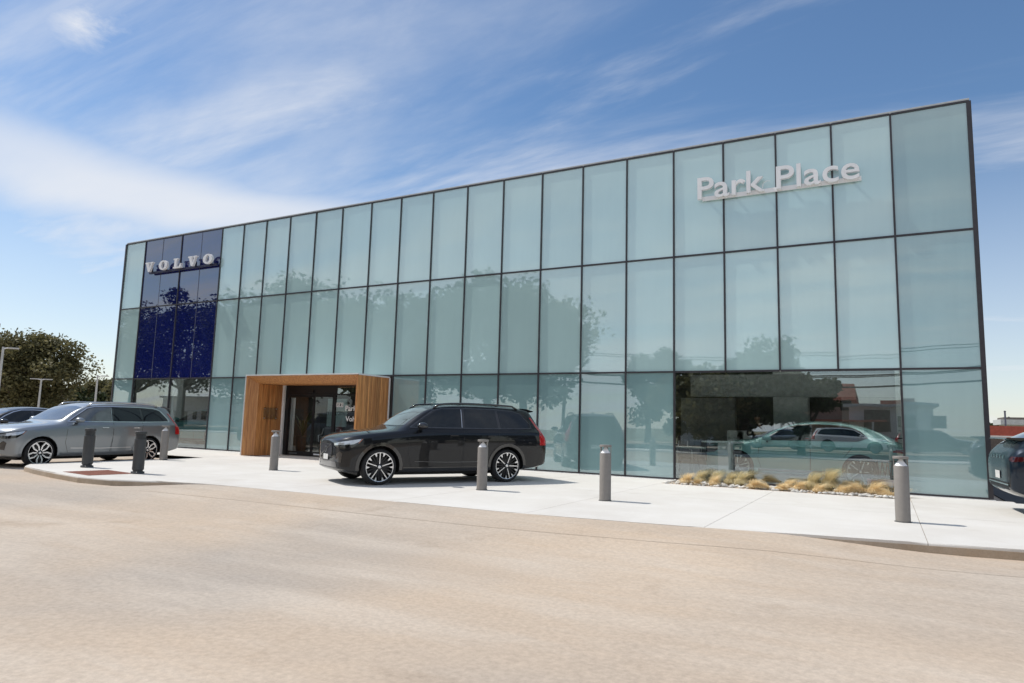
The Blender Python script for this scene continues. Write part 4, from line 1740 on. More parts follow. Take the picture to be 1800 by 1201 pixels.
def build_bollards():
    g = 'bollards along the pale walk'
    pr = bollard_proto()
    spots = [((281, 809), 'taupe bollard light beside the rear of the grey SUV'),
             ((475, 827), 'taupe bollard light in front of the wood portal'),
             ((842, 862), 'taupe bollard light in front of the black SUV'),
             ((1060, 881), 'taupe bollard light between the black SUV and the grass bed'),
             ((1588, 919), 'taupe bollard light by the end of the grass bed, near the kerb')]
    for i, (p, lb) in enumerate(spots):
        o = pr if i == 0 else copy_tree(pr)
        q = at(*p, z=0)
        o.location = (q[0], q[1]+.1, 0)
        o.rotation_euler = (0, 0, [.1, .0, -.2, .05, .15][i])
        tag(o, lb, 'bollard', g)
    pr = dark_bollard_proto()
    for i, (p, lb) in enumerate([((145, 822), 'dark charcoal bollard with flanged base behind the rust tactile plate, by the kerb tip'),
                                 ((234, 833), 'dark charcoal bollard with flanged base right of the rust tactile plate')]):
        o = pr if i == 0 else copy_tree(pr)
        q = at(*p, z=0)
        o.location = (q[0], q[1]+.1, 0)
        tag(o, lb, 'bollard', 'dark bollards by the tactile plate')


build_bollards()

# ------------------------------------------------------------------ grass bed


def grass_mound(rad, hgt, n, seed, lean):
    """weeping feather grass: fine blades arching out of one crown, some long wisps blown aside"""
    r = np.random.default_rng(seed)
    K = 7
    az = r.uniform(0, 2*PI, n)
    wisp = r.random(n) < .22
    rise = np.where(wisp, r.uniform(.9, 1.35, n), r.uniform(.35, 1.0, n)**.7)*hgt
    out = rad*np.where(wisp, r.uniform(.5, 1.1, n), r.uniform(.55, 1.1, n)*(1.15-.6*np.minimum(rise/hgt, 1)))
    droop = np.where(wisp, .62, 1.0)
    w = r.uniform(.0025, .0058, n)
    b0 = np.stack([r.normal(0, rad*.14, n), r.normal(0, rad*.14, n), np.zeros(n)], 1)
    d = np.stack([np.cos(az), np.sin(az)], 1)
    V = np.zeros((n, K, 2, 3))
    for k in range(K):
        t = k/(K-1)
        h = rise*(2.3*t-droop*(1.25*t*t+.55*t**3))*1.15
        o = out*(t**1.3)
        bl = np.where(wisp, 1.5, .35)*t*t*rad
        x = b0[:, 0]+d[:, 0]*o+lean[0]*bl
        y = b0[:, 1]+d[:, 1]*o+lean[1]*bl
        z = np.maximum(h+.005, .004+r.uniform(0, .012, n))
        ww = w*(1-.75*t)
        sx, sy = -d[:, 1]*ww, d[:, 0]*ww
        V[:, k, 0] = np.stack([x-sx, y-sy, z], 1)
        V[:, k, 1] = np.stack([x+sx, y+sy, z], 1)
    idx = np.arange(n*K*2).reshape(n, K, 2)
    F = np.stack([idx[:, :-1, 0], idx[:, :-1, 1], idx[:, 1:, 1], idx[:, 1:, 0]], -1).reshape(-1, 4)
    return raw_mesh('grass', V.reshape(-1, 3), F)


def build_bed():
    x0, x1, y0, y1 = -4.66, .40, -1.21, -.08
    bm = bmesh.new()
    bx(bm, x0, x1, y0, y1, -.2, -.012)
    bed = obj('planting_bed', bm, 'dry_soil')
    struct(bed)
    bm = bmesh.new()
    for k in range(620):
        x, y = random.uniform(x0+.05, x1-.05), random.uniform(y0+.05, y1-.05)
        r = random.uniform(.02, .055)
        ret = bmesh.ops.create_icosphere(bm, subdivisions=1, radius=1)
        rot = Matrix.Rotation(random.uniform(0, 6), 3, 'Z')
        for v in ret['verts']:
            c = v.co*(1+random.uniform(-.15, .15))
            c = rot @ Vector((c.x*r*1.3, c.y*r, c.z*r*.65))
            v.co = c+Vector((x, y, -.005+r*.4))
    for f in bm.faces:
        f.smooth = True
    tag(obj('pebbles', bm, 'pebble'), 'white pebbles covering the bed below the window', 'pebbles', kind='stuff')
    var = [(grass_mound(.26, .22, 900, 3, (.5, -.15)), 'straw'), (grass_mound(.27, .32, 1000, 4, (.8, -.1)), 'straw_green'),
           (grass_mound(.25, .15, 800, 5, (.4, -.3)), 'straw'), (grass_mound(.28, .17, 800, 6, (-.7, -.2)), 'straw')]
    spots = [(1204, 851, 0, 0), (1222, 853, 2, 0), (1238, 846, 1, 0), (1251, 855, 0, 0), (1262, 848, 1, 0), (1281, 852, 1, 1), (1299, 855, 1, 0),
             (1322, 860, 2, 0), (1345, 860, 3, 0), (1372, 862, 2, 0), (1385, 858, 0, 0), (1404, 862, 0, 0), (1424, 862, 1, 0), (1437, 866, 2, 0),
             (1458, 860, 1, 0), (1478, 868, 2, 0), (1494, 866, 0, 0), (1512, 868, 3, 0), (1535, 870, 0, 0), (1561, 873, 3, 0), (1578, 874, 0, 0)]
    words = ['straw coloured grass tuft', 'tall greenish feather grass tuft', 'low flattened straw tuft', 'straw tuft leaning sideways']
    for i, (px, py, v, _) in enumerate(spots):
        q = at(px, py, z=0)
        me, m = var[v]
        o = obj('feather_grass', me, m)
        o.location = (min(max(q[0], x0+.2), x1-.15), min(max(q[1], y0+.22), y1-.3), -.01)
        o.rotation_euler = (0, 0, random.uniform(-.7, .7))
        s = random.uniform(.72, 1.05)
        o.scale = (s, s, s*random.uniform(.62, .92))
        tag(o, words[v]+' in the pebble bed below the window', 'grass', words[v]+'s in the pebble bed')


build_bed()

# ------------------------------------------------------------------ trees


def leaf_cloud(centres, radii, per, size, seed, flat=.8):
    r = np.random.default_rng(seed)
    C = np.repeat(np.asarray(centres), per, 0)
    Rr = np.repeat(np.asarray(radii), per)
    n = len(C)
    d = r.normal(size=(n, 3))
    d /= np.linalg.norm(d, axis=1)[:, None]
    rad = Rr*r.uniform(.25, 1.0, n)**.45*(1+.18*r.normal(size=n))
    P = C+d*rad[:, None]*np.array([1, 1, flat])
    a = r.normal(size=(n, 3))
    a[:, 2] *= .6
    a /= np.linalg.norm(a, axis=1)[:, None]
    b = np.cross(a, r.normal(size=(n, 3)))
    b /= np.linalg.norm(b, axis=1)[:, None]
    s = size*r.uniform(.6, 1.35, n)[:, None]
    V = np.stack([P-a*s, P+b*s*.55, P+a*s, P-b*s*.55], 1).reshape(-1, 3)
    F = np.arange(n*4).reshape(n, 4)
    return V, F


def make_tree(name, label, loc, height, width, seed, leaf='oak_leaf', group=None, clumps=34, per=330, size=.19, trunk_h=.28, low=.3):
    r = random.Random(seed)
    root = empty(name, loc)
    tag(root, label, 'tree', group)
    cen, rads = [], []
    cz = height*(low+1)/2
    hz = height*(1-low)/2
    for k in range(clumps):
        while True:
            u = Vector((r.uniform(-1, 1), r.uniform(-1, 1), r.uniform(-1, 1)))
            if .35 < u.length < 1:
                break
        u = u*(1/max(u.length, .001))*(u.length**.45)
        q = r.uniform(.55, 1.0)
        wz = 1.0 if u.z < 0 else .92
        p = Vector((u.x*width/2*q, u.y*width/2*q, cz+u.z*hz*q*wz))
        cen.append(p)
        rads.append(r.uniform(.09, .21)*min(width, height))
    V, F = leaf_cloud([tuple(c) for c in cen], rads, per, size, seed)
    me = raw_mesh('crown', V, F)
    obj('crown', me, leaf, root)
    bm = bmesh.new()
    th = height*trunk_h
    tr = height*.022+.06
    bend = Vector((r.uniform(-.3, .3), r.uniform(-.3, .3), 0))
    tube(bm, [(0, 0, -.3), bend*.2+Vector((0, 0, th*.5)), bend*.6+Vector((0, 0, th)), bend+Vector((0, 0, height*.62))], [tr*1.35, tr, tr*.85, tr*.3], 10)
    top = bend*.6+Vector((0, 0, th*.95))
    for c in cen[::2]:
        mid = top.lerp(c, .5)+Vector((0, 0, -.06*height*r.random()))
        tube(bm, [top, mid, c], [tr*.5, tr*.3, tr*.1], 6)
    for f in bm.faces:
        f.smooth = True
    obj('trunk', bm, 'bark', root)
    return root


def build_trees():
    # left background
    p = at(42, 700, dist=46)
    make_tree('oak_tree', 'broad olive green oak behind the parked cars by the lamp posts', (p[0], p[1], -.2), 7.3, 6.7, 21, clumps=60, per=430, size=.12, low=.17)
    p = at(-60, 700, dist=52)
    make_tree('oak_tree', 'oak partly outside the view beside the broad olive oak', (p[0], p[1], -.2), 8.0, 9.0, 22, clumps=30, per=330, size=.22, low=.2)
    p = at(188, 700, dist=74)
    make_tree('oak_tree', 'distant sunlit oak showing at the end of the glass facade', (p[0], p[1], -.2), 5.6, 6.6, 23, clumps=34, per=420, size=.19, low=.15)
    p = at(135, 700, dist=66)
    make_tree('oak_tree', 'dark low oak between the broad oak and the glass facade', (p[0], p[1], -.2), 3.9, 7.0, 24, leaf='dark_leaf', clumps=26, per=300, size=.22, low=.1)
    # right background shrubs
    p = at(1752, 752, dist=70)
    make_tree('far_tree', 'low green tree line beyond the red topped wall', (p[0], p[1], -.2), 3.3, 11, 25, leaf='dark_leaf', clumps=26, per=240, size=.22, low=.05)
    # row along the right hand lot boundary, mirrored in the black car's doors
    for k, (x, y, h, w) in enumerate(((27, -15, 8.5, 8), (31, -8.5, 9.5, 9), (30, -1, 8.8, 8.5), (29, -22, 9, 9))):
        make_tree('boundary_tree', ['boundary oak beyond the right end of the walk, before the kerb', 'tallest boundary oak beyond the right end of the walk', 'boundary oak nearest the red topped wall', 'boundary oak on the street corner of the lot'][k],
                  (x, y, -.2), h, w, 70+k, leaf='dark_leaf', group='oaks along the lot boundary', clumps=26, per=260, size=.24, low=.12)
    # across the street: mirrored in the glass
    def mir(px, py, Y):
        q = at(px, py, y=Y)
        return q
    g = 'street trees mirrored in the glass'
    defs = [(560, 462, 30, 15, 'dark_leaf'), (720, 500, 33, 14, 'dark_leaf'), (865, 478, 28, 12.5, 'dark_leaf'), (930, 500, 31, 11.5, 'oak_leaf'), (640, 505, 26, 10, 'oak_leaf'),
            (455, 520, 34, 13, 'dark_leaf'), (335, 505, 36, 14, 'dark_leaf'), (250, 535, 38, 12, 'oak_leaf'),
            (1140, 602, 40, 5.2, 'dark_leaf'), (1195, 600, 43, 4.2, 'dark_leaf'), (1310, 606, 27, 8.6, 'dark_leaf'), (1235, 640, 24, 6.5, 'oak_leaf'), (1405, 630, 29, 4.0, 'dark_leaf')]
    TL = ['broadest tall tree across the street, mirrored in the frosted panels above the portal',
          'tall tree across the street between the broadest tree and the round topped one',
          'round topped tall tree across the street mirrored above the black SUV',
          'lighter green tree across the street beside the round topped one',
          'lighter green shorter tree across the street in front of the broadest tall tree',
          'tall tree across the street mirrored beside the blue panels',
          'tall dark tree across the street mirrored in the middle blue panels',
          'lighter green tree across the street mirrored at the blue panels\' outer edge',
          'narrow tree across the street behind the white shed, farther from the large window',
          'slimmest tree across the street behind the white shed',
          'wide dark tree across the street filling the large window\'s mirror image',
          'lighter green low tree across the street before the white shed',
          'small dark tree across the street next to the red roofed house']
    for k, (px, py, Y, w, lf) in enumerate(defs):
        q = mir(px, py, Y)
        h = q[2]+.2
        make_tree('street_tree', TL[k], (q[0], -Y, -.2), h, w, 40+k, leaf=lf, group=g,
                  clumps=int(20+w*1.4), per=300, size=.17+.005*w, low=.22 if w > 9 else .15)


build_trees()

# ------------------------------------------------------------------ lamp posts, walls and buildings around


def lamp_post(loc, h, rz, arms, label):
    root = empty('lamp_post', loc, rz)
    tag(root, label, 'lamp post', 'lot lamp posts')
    bm = bmesh.new()
    lathe(bm, [(.28, 0), (.28, .5), (.20, .52), (0, .52)], 16)
    obj('base', bm, 'walk_concrete', root)
    bm = bmesh.new()
    lathe(bm, [(.065, .52), (.045, h), (0, h)], 12)
    obj('pole', bm, 'stucco', root)
    for s in arms:
        bm = bmesh.new()
        tube(bm, [(0, 0, h-.10), (s*.10, 0, h-.05), (s*.20, 0, h-.03)], .025, 8)
        a = obj('arm', bm, 'white_metal', root)
        bm = bmesh.new()
        prism(bm, [(s*.18, -.08), (s*.26, -.12), (s*.54, -.11), (s*.58, 0), (s*.54, .11), (s*.26, .12), (s*.18, .08)], h-.06, h-.005)
        bmesh.ops.recalc_face_normals(bm, faces=bm.faces)
        obj('lamp_head', bm, 'stucco', a)
    return root


def build_around():
    def lp(px, pyt, dist, arms, label, rz):
        p = at(px, pyt, dist=dist)
        lamp_post((p[0], p[1], -.125), p[2]+.1, rz, arms, label)
    view = math.atan2(_sy, _cy)+.55
    lp(73, 665, 42, (-1, 1), 'twin headed white lamp post in front of the broad oak', view)
    lp(172, 659, 40, (1,), 'single headed white lamp post near the glass facade end', view)
    lp(6, 609, 30, (1,), 'tall single headed white lamp post before the broad oak', view)
    # far shop at left
    p = at(90, 715, dist=88)
    rz = math.atan2(_sy, _cy)+.45
    shop = empty('shop_building', (p[0], p[1], -.2), rz)
    tag(shop, 'tan shop building with a red roof band behind the oaks', 'building')
    box('wall', -10, 12, 0, 9, 0, 3.9, 'wall_tan', shop)
    box('roof_band', -10.2, 12.2, -.25, 9.2, 3.9, 4.5, 'brick_red', shop)
    box('awning', -9.5, -4, -1.2, -.01, 2.4, 2.7, 'red_logo', shop)
    bm = bmesh.new()
    lathe(bm, [(0, -.06), (.55, -.06), (.55, 0)], 24, (-1.1, -.05, 2.85), 'y')
    bmesh.ops.recalc_face_normals(bm, faces=bm.faces)
    lg = obj('logo_disc', bm, 'red_logo', shop)
    bm = bmesh.new()
    lathe(bm, [(0, -.03), (.28, -.03), (.28, 0)], 20, (-1.25, -.115, 2.95), 'y')
    bmesh.ops.recalc_face_normals(bm, faces=bm.faces)
    obj('logo_mark', bm, 'print_white', lg)
    flat_text('lettering', 'PEN WE', -.35, -.02, 2.45, .75, 3.6, 'print_white', shop, depth=.06, offset=.03)
    for k in range(4):
        w = box('window', -8.6+k*1.5, -7.5+k*1.5, -.06, -.005, .6, 2.2, 'window_dark', shop)
    # right: wall with red top, kiosk roof, poles
    p = at(1770, 818, z=-.1)
    wl_ = empty('boundary_wall', (p[0], p[1]+4, -.1))
    tag(wl_, 'brown boundary wall with a broad red top band beyond the side road', 'wall')
    q = at(1770, 749, y=p[1]+4)
    ht = q[2]+.1
    box('wall_base', -3, 45, 0, .3, 0, ht-.62, 'wall_brown', wl_)
    box('ledge', -3, 45, -.06, .34, ht-.62, ht-.54, 'wall_white', wl_)
    box('red_band', -3, 45, -.03, .3, ht-.54, ht, 'brick_red', wl_)
    bm = bmesh.new()
    V, F = leaf_cloud([(x, 0, .35) for x in np.arange(-2.6, 14, .5)], [.42]*34, 170, .06, 5, .8)
    hd = obj('hedge', raw_mesh('hedge', V, F), 'dark_leaf', loc=(p[0], p[1]+3.3, -.1))
    tag(hd, 'dark clipped hedge at the foot of the red topped wall', 'hedge')
    p = at(1796, 752, dist=58)
    k = empty('kiosk', (p[0]+2.5, p[1], -.1))
    tag(k, 'pale flat roofed kiosk behind the red topped wall', 'building')
    h = at(1796, 738, dist=58)[2]
    box('wall', -3.6, 3.6, 0, 4, 0, h-.35, 'wall_white', k)
    box('roof', -4.0, 4.0, -.4, 4.4, h-.35, h+.1, 'stucco', k)
    box('roof_edge', -3.7, 3.7, .2, 4.0, h+.1, h+.3, 'wall_brown', k)
    for px, pt, dd, lb in ((1766, 719, 50, 'slim dark flag pole rising behind the red topped wall'), (1773, 730, 62, 'shorter thin pole behind the red topped wall')):
        p = at(px, pt, dist=dd)
        bm = bmesh.new()
        lathe(bm, [(.07, 0), (.06, p[2]-.1), (.09, p[2]-.05), (0, p[2])], 8)
        tag(obj('pole', bm, 'mullion_fin', loc=(p[0], p[1], -.12)), lb, 'pole')
    # across the street, mirrored in the window
    def mp(px, py, Y):
        q = at(px, py, y=Y)
        return q[0], -Y, q[2]
    Y = 44
    a, b = mp(1405, 700, Y), mp(1492, 700, Y)
    zt, ze = mp(1460, 674, Y)[2], mp(1460, 702, Y)[2]
    hs = empty('red_roof_house', ((a[0]+b[0])/2, -Y, -.2))
    tag(hs, 'house with a red pitched roof across the street, mirrored in the window', 'house')
    w2 = (b[0]-a[0])/2
    box('wall', -w2, w2, -7, 0, 0, ze+.2, 'wall_tan', hs)
    bm = bmesh.new()
    vs = [bm.verts.new(v) for v in ((-w2-.4, .5, ze+.15), (w2+.5, .5, ze+.15), (w2+.3, -3.5, zt+.4), (-w2-.4, -3.5, zt+.4), (w2+.5, -7.5, ze+.15), (-w2-.4, -7.5, ze+.15))]
    bm.faces.new((vs[0], vs[1], vs[2], vs[3]))
    bm.faces.new((vs[3], vs[2], vs[4], vs[5]))
    bm.faces.new((vs[1], vs[4], vs[2]))
    bm.faces.new((vs[0], vs[3], vs[5]))
    bmesh.ops.solidify(bm, geom=bm.faces[:], thickness=.12)
    obj('roof', bm, 'roof_red', hs)
    box('porch_roof', -w2-1.5, w2+2.6, .02, 2.2, 2.35, 2.5, 'roof_red', hs)
    for k in range(3):
        wn_ = box('window', -w2+.5+k*1.3, -w2+1.3+k*1.3, .005, .06, 3.3, 4.1, 'window_dark', hs)
    for k in range(4):
        box('porch_post', -w2-1.3+k*2.2, -w2-1.16+k*2.2, 2.0, 2.14, .1, 2.35, 'wall_white', hs)
    Y = 40
    a, b = mp(1490, 715, Y), mp(1640, 715, Y)
    zt = mp(1540, 713, Y)[2]
    ws = empty('white_house', ((a[0]+b[0])/2, -Y-3, -.2))
    tag(ws, 'white flat roofed house across the street, mirrored beside the red roof', 'house')
    w2 = (b[0]-a[0])/2
    box('wall', -w2, w2, -7, 0, 0, zt+.2, 'wall_white', ws)
    box('roof', -w2-.4, w2+.4, -7.4, .5, zt+.2, zt+.42, 'stucco', ws)
    box('roof_vent', -.6, 1.6, -3, -1.5, zt+.42, zt+.8, 'roof_red', ws)
    box('garage_door', -w2+1.0, -w2+2.8, .005, .05, 1.6, 3.3, 'wall_brown', ws)
    box('window', .6, 1.6, .005, .05, 2.0, 2.8, 'window_dark', ws)
    box('window', 2.6, 3.6, .005, .05, 2.0, 2.8, 'window_dark', ws)
    Y = 42
    a, b = mp(1195, 745, Y), mp(1290, 745, Y)
    sh = empty('white_shed', ((a[0]+b[0])/2, -Y, -.2))
    tag(sh, 'white panelled shed across the street mirrored at the left of the window', 'shed')
    w2 = (b[0]-a[0])/2
    box('wall', -w2, w2, -5, 0, 0, 2.9, 'wall_white', sh)
    for k in range(9):
        box('batten', -w2+.25+k*(2*w2-.5)/8-.04, -w2+.25+k*(2*w2-.5)/8+.04, .001, .05, .1, 2.85, 'stucco', sh)
    box('roof', -w2-.3, w2+.3, -5.3, .4, 2.9, 3.1, 'stucco', sh)
    box('door', w2-1.6, w2-.6, .005, .06, .1, 2.2, 'window_dark', sh)
    Y = 46
    a, b = mp(285, 715, Y), mp(372, 715, Y)
    zt = mp(330, 700, Y)[2]
    lb = empty('long_white_building', ((a[0]+b[0])/2, -Y, -.2), .0)
    tag(lb, 'long low white building across the street mirrored under the blue panels', 'building')
    w2 = (b[0]-a[0])/2
    box('wall', -w2, w2, -8, 0, 0, zt+.2, 'wall_white', lb)
    box('roof', -w2-.3, w2+.3, -8.3, .4, zt+.2, zt+.45, 'stucco', lb)
    box('string_course', -w2, w2, .001, .08, zt*.55, zt*.55+.12, 'stucco', lb)
    for k in range(5):
        xx = -w2+1.5+k*(2*w2-3)/4
        nm = 'door' if k == 2 else 'window'
        box(nm, xx-.5, xx+.5, .005, .06, .1 if k == 2 else .9, 2.1, 'window_dark', lb)
    # utility poles and cables along the street
    tops = []
    for i, x in enumerate((-62, -24, 11.5, 46)):
        pl = empty('utility_pole', (x, -35.2, -.1))
        tag(pl, ['wooden utility pole at the far end of the street, past the blue panels', 'wooden utility pole across the street opposite the portal', 'wooden utility pole across the street beside the white house', 'wooden utility pole at the street end beyond the white house'][i], 'utility pole', 'utility poles along the street')
        bm = bmesh.new()
        lathe(bm, [(.16, 0), (.11, 8.4), (0, 8.4)], 10)
        obj('pole', bm, 'pole_wood', pl)
        box('crossarm', -.06, .06, -1.1, 1.1, 7.3, 7.45, 'pole_wood', pl)
        box('crossarm', -.06, .06, -.8, .8, 5.9, 6.02, 'pole_wood', pl)
    for j, (dy, z, r) in enumerate(((-1.0, 7.5, .03), (1.0, 7.5, .03), (-.7, 6.06, .035), (.7, 6.06, .05), (0, 5.3, .06))):
        bm = bmesh.new()
        xs = (-62, -24, 11.5, 46)
        pts = []
        for a, b in zip(xs, xs[1:]):
            for t in np.linspace(0, 1, 13)[:-1]:
                pts.append((a+(b-a)*t, -35.2+dy, z-.1-1.5*4*t*(1-t)*.55))
        pts.append((46, -35.2+dy, z-.1))
        tube(bm, pts, r, 6)
        tag(obj('overhead_cable', bm, 'cable_black'), ['top overhead cable on the house side of the pole crossarms', 'top overhead cable on the street side of the pole crossarms', 'middle overhead cable on the house side of the lower crossarms', 'thicker middle overhead cable on the street side of the lower crossarms', 'thickest overhead cable, lowest on the utility poles'][j], 'cable', 'overhead cables along the street')


build_around()

# ------------------------------------------------------------------ inside the showroom


def chair(loc, rz, label):
    root = empty('lounge_chair', loc, rz)
    tag(root, label, 'chair')
    bm = bmesh.new()
    bx(bm, -.30, .30, -.28, .28, .40, .52, .05)
    obj('seat', bm, 'leather_grey', root)
    bm = bmesh.new()
    bx(bm, -.30, .30, .22, .32, .50, .95, .05)
    obj('backrest', bm, 'leather_grey', root)
    for s in (-1, 1):
        bm = bmesh.new()
        tube(bm, [(s*.32, -.26, .42), (s*.34, -.26, .66), (s*.34, .2, .70), (s*.32, .27, .9)], .018, 8)
        obj('armrest', bm, 'silver_metal', root)
        for yy in (-.24, .24):
            bm = bmesh.new()
            tube(bm, [(s*.24, yy*.8, .42), (s*.29, yy*1.05, .0)], [.02, .014], 8)
            obj('leg', bm, 'black_metal', root)
    return root


def build_inside():
    fz = .025
    # potted palm behind the left door
    p = at(530, 795, y=.9)
    root = empty('potted_palm', (p[0], .9, fz))
    tag(root, 'dark potted palm standing inside the entrance doors', 'plant')
    bm = bmesh.new()
    lathe(bm, [(.20, 0), (.26, .62), (.24, .62), (.22, .56), (0, .56)], 20)
    obj('pot', bm, 'black_metal', root)
    rr = random.Random(5)
    bm = bmesh.new()
    for k in range(15):
        a = rr.uniform(0, 2*PI)
        L = rr.uniform(.55, .95)
        hh = rr.uniform(.6, 1.15)
        pts = [Vector((math.cos(a)*L*t**1.4, math.sin(a)*L*t**1.4, .56+hh*(1.7*t-.8*t*t))) for t in np.linspace(0, 1, 8)]
        sd = Vector((-math.sin(a), math.cos(a), 0))
        for q0, q1, t in zip(pts, pts[1:], np.linspace(0, 1, 7)):
            w = .035*(1-abs(t-.45))
            vs = [bm.verts.new(v) for v in (q0-sd*w, q0+sd*w, q1+sd*w*.85, q1-sd*w*.85)]
            bm.faces.new(vs)
    obj('fronds', bm, 'dark_leaf', root)
    # white column display and welcome board
    p = at(508, 795, y=.45)
    t = empty('display_totem', (p[0], .45, fz))
    tag(t, 'tall white totem just inside the left entrance door', 'totem')
    box('panel', -.12, .12, -.05, .05, 0, 1.98, 'interior_white', t, .01)
    box('foot', -.16, .16, -.12, .12, -.0, .02, 'black_metal', t)
    p = at(594, 740, y=4)
    t = empty('welcome_board', (p[0], 4.0, fz))
    tag(t, 'pale board lettered Welcome seen through the entrance doors', 'sign')
    box('board', -.62, .42, 0, .05, .95, 2.1, 'board_teal', t)
    flat_text('lettering', 'Welcome', -.60, -.003, 1.42, .24, 1.0, 'print_grey', t)
    for s in (-1, 1):
        box('leg', s*.4-.13, s*.4-.07, 0, .05, 0, .95, 'black_metal', t)
    p = at(578, 790, y=1.6)
    chair((p[0], 1.6, fz), .5, 'grey lounge chair with metal arms inside the entrance')
    p = at(605, 790, y=2.6)
    chair((p[0], 2.6, fz), -.6, 'grey lounge chair deeper inside, beside the sidelight')
    # desk pedestal and stools by the show car
    p = at(1276, 800, y=.9)
    t = empty('reception_pedestal', (p[0], .9, fz))
    tag(t, 'white pedestal desk inside the window at the nose of the show car', 'desk')
    box('pillar', -.16, .16, -.2, .2, 0, .93, 'interior_white', t)
    box('top', -.55, .42, -.3, .3, .931, .97, 'interior_white', t)
    p = at(1217, 780, y=2.2)
    t = empty('meeting_table', (p[0], 2.2, fz))
    tag(t, 'pale meeting table inside the window left of the show car', 'table')
    box('top', -.6, .6, -.4, .4, .72, .76, 'interior_white', t, .008)
    for sx in (-1, 1):
        for sy in (-1, 1):
            box('leg', sx*.52-.025, sx*.52+.025, sy*.33-.025, sy*.33+.025, 0, .72, 'white_metal', t)
    for k, px in enumerate((1212, 1232)):
        p = at(px, 770, y=3.0)
        o = chair((p[0], 3.0, fz), .2+k*.3, ['grey chair behind the meeting table, at its left', 'grey chair behind the meeting table, nearer the show car'][k])
    for k, px in enumerate((1291, 1307)):
        p = at(px, 760, y=6.8)
        t = empty('white_armchair', (p[0], 6.8, fz))
        tag(t, ['white high backed armchair far inside, nearer the meeting table', 'white high backed armchair far inside, nearer the standing person'][k], 'chair', 'white armchairs')
        box('seat', -.3, .3, -.3, .3, .35, .5, 'interior_white', t, .05)
        box('backrest', -.3, .3, .2, .34, .5, 1.25, 'interior_white', t, .06)
        for s in (-1, 1):
            box('leg', s*.24-.02, s*.24+.02, -.22, .26, 0, .35, 'black_metal', t)
    # red footed black lattice rack
    p0, p1 = at(1530, 812, y=.55), at(1582, 842, y=.55)
    t = empty('lattice_rack', (p0[0], .55, fz))
    tag(t, 'black lattice rack on a red base inside the window corner', 'rack')
    w = p1[0]-p0[0]
    zb, zt = .24, .66
    box('base', -.08, w+.06, -.16, .16, zb-.12, zb, 'red_paint', t)
    for s in (0, w):
        box('foot', s-.03, s+.03, -.12, .12, 0, zb-.12, 'black_metal', t)
        box('post', s-.025, s+.025, -.025, .025, zb, zt+.04, 'black_metal', t)
    for z in (zb+.04, zt):
        box('rail', .025, w-.025, -.02, .02, z-.018, z+.018, 'black_metal', t)
    n = 5
    for k in range(n):
        a, b = .03+(w-.06)*k/n, .03+(w-.06)*(k+1)/n
        for q, r_ in ((((a, zt), ((a+b)/2, zb+.04))), (((a+b)/2, zb+.04), (b, zt))):
            bm = bmesh.new()
            tube(bm, [(q[0], 0, q[1]), (r_[0], 0, r_[1])], .014, 6)
            obj('brace', bm, 'black_metal', t)


build_inside()


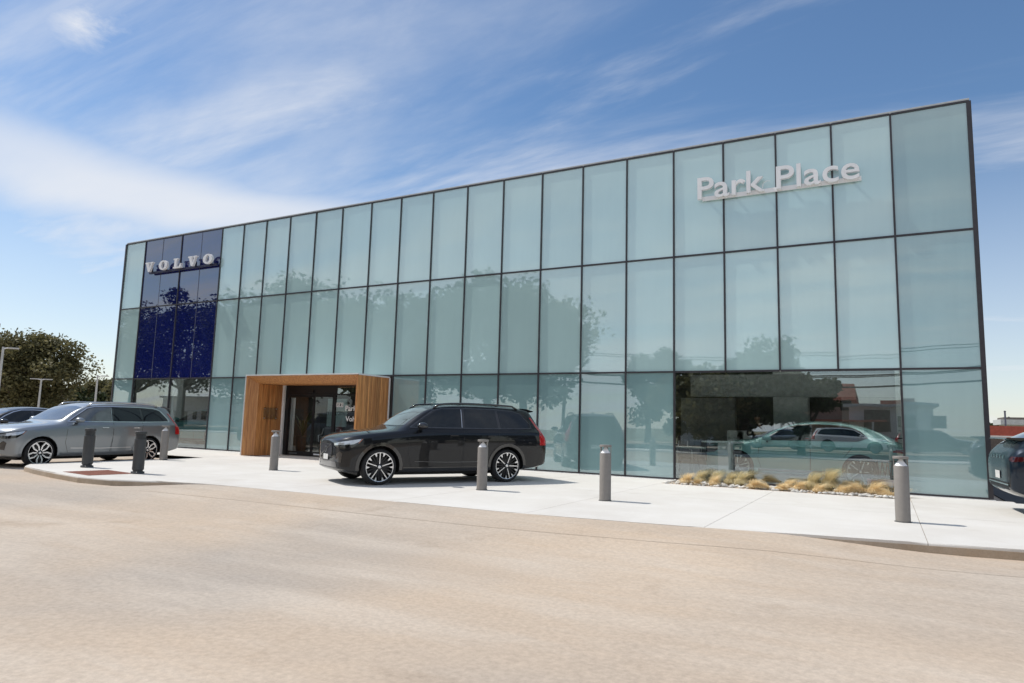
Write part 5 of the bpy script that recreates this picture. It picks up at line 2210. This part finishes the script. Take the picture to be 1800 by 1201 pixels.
def build_person():
    p = at(1331, 752, y=4.3)
    root = empty('person', (p[0], 4.3, .025), .25)
    tag(root, 'person in a dark shirt behind the show car, hand raised to chin', 'person')
    J = {'pelvis': ((0, 0, .95), .15), 'waist': ((0, .01, 1.10), .135), 'chest': ((0, .01, 1.28), .165), 'neck0': ((0, .02, 1.43), .085), 'neck': ((0, .01, 1.50), .058),
         'hl': ((-.10, 0, .90), .10), 'kl': ((-.12, -.03, .50), .068), 'al': ((-.13, .02, .09), .048), 'tl': ((-.14, -.14, .04), .042),
         'hr': ((.10, 0, .90), .10), 'kr': ((.12, -.02, .50), .068), 'ar': ((.13, .03, .09), .048), 'tr': ((.15, -.13, .04), .042),
         'sl': ((-.19, .01, 1.39), .072), 'el': ((-.27, -.04, 1.12), .052), 'wl': ((-.08, -.24, 1.16), .034), 'ml': ((-.01, -.25, 1.18), .036),
         'sr': ((.19, .01, 1.39), .072), 'er': ((.24, -.14, 1.14), .052), 'wr': ((.07, -.20, 1.38), .034), 'mr': ((.03, -.17, 1.46), .036)}
    E = [('pelvis', 'waist'), ('waist', 'chest'), ('chest', 'neck0'), ('neck0', 'neck'), ('pelvis', 'hl'), ('hl', 'kl'), ('kl', 'al'), ('al', 'tl'), ('pelvis', 'hr'),
         ('hr', 'kr'), ('kr', 'ar'), ('ar', 'tr'), ('chest', 'sl'), ('sl', 'el'), ('el', 'wl'), ('wl', 'ml'), ('chest', 'sr'), ('sr', 'er'), ('er', 'wr'), ('wr', 'mr')]
    # fingers rooted in each palm
    for m, base, d in (('ml', J['ml'][0], (1, -.1, .12)), ('mr', J['mr'][0], (-.25, -.05, 1))):
        dv = Vector(d).normalized()
        sv = Vector((0, .25, 1)) if m == 'ml' else Vector((1, .2, .2))
        sv = (sv-dv*sv.dot(dv)).normalized()
        for k in range(4):
            a = Vector(base)+sv*(k-1.5)*.02+dv*.045
            b = a+dv*(.035+.006*(1.5-abs(k-1.5)))+Vector((0, .012, 0))
            J[f'{m}f{k}a'] = (tuple(a), .010)
            J[f'{m}f{k}b'] = (tuple(b), .008)
            E += [(m, f'{m}f{k}a'), (f'{m}f{k}a', f'{m}f{k}b')]
        a = Vector(base)-sv*.05+dv*.01
        J[f'{m}t'] = (tuple(a), .010)
        E.append((m, f'{m}t'))
    names = list(J)
    me = bpy.data.meshes.new('body')
    me.from_pydata([J[n][0] for n in names], [(names.index(a), names.index(b)) for a, b in E], [])
    o = bpy.data.objects.new('body_src', me)
    COL.objects.link(o)
    o.modifiers.new('k', 'SKIN')
    for i, n in enumerate(names):
        sv = me.skin_vertices[0].data[i]
        r = J[n][1]
        sv.radius = (r, r)
        sv.use_root = (n == 'pelvis')
    ss = o.modifiers.new('s', 'SUBSURF')
    ss.levels = 2
    ss.render_levels = 2
    dg = bpy.context.evaluated_depsgraph_get()
    bme = bpy.data.meshes.new_from_object(o.evaluated_get(dg))
    bpy.data.objects.remove(o)
    bme.materials.clear()
    bme.materials.append(MATS['cloth_black'])
    bme.materials.append(MATS['skin'])
    hands = [Vector(J['ml'][0]), Vector(J['mr'][0])]
    for pl in bme.polygons:
        c = pl.center
        pl.use_smooth = True
        if c.z > 1.47 and abs(c.x) < .09 and c.y > -.1 or any((c-h).length < .115 for h in hands):
            pl.material_index = 1
    # squash depth of the torso
    obj('body', bme, None, root)
    bm = bmesh.new()
    bmesh.ops.create_icosphere(bm, subdivisions=4, radius=1)
    for v in bm.verts:
        c = v.co.copy()
        z = c.z
        w = .076*(1-.22*max(0, -z)**1.5)
        y = .098*(1-.10*max(0, -z))
        x_, y_ = c.x*w, c.y*y
        if c.y < -.75 and abs(c.x) < .25 and -.35 < z < .1:
            y_ -= .020*(1-abs(c.x)/.25)*(1-abs(z+.13)/.24)        # nose
        if c.y < -.6 and .02 < z < .18 and .2 < abs(c.x) < .55:
            y_ += .010                                             # eye sockets
        if abs(c.x) > .9 and abs(z) < .25:
            x_ *= 1.16                                             # ears
        if c.y < -.8 and abs(c.x) < .3 and -.55 < z < -.45:
            y_ += .006                                             # mouth line
        v.co = Vector((x_, y_-.015, 1.615+z*.122))
    for f in bm.faces:
        f.smooth = True
    hd = obj('head', bm, 'skin', root)
    bm = bmesh.new()
    bmesh.ops.create_icosphere(bm, subdivisions=4, radius=1)
    kill = [v for v in bm.verts if v.co.z < .30 and v.co.y < .15+.0*v.co.x or v.co.z < -.35]
    bmesh.ops.delete(bm, geom=kill, context='VERTS')
    for v in bm.verts:
        v.co = Vector((v.co.x*.083, v.co.y*.108-.008, 1.622+v.co.z*.128))
    obj('hair', bm, 'hair', hd)


build_person()
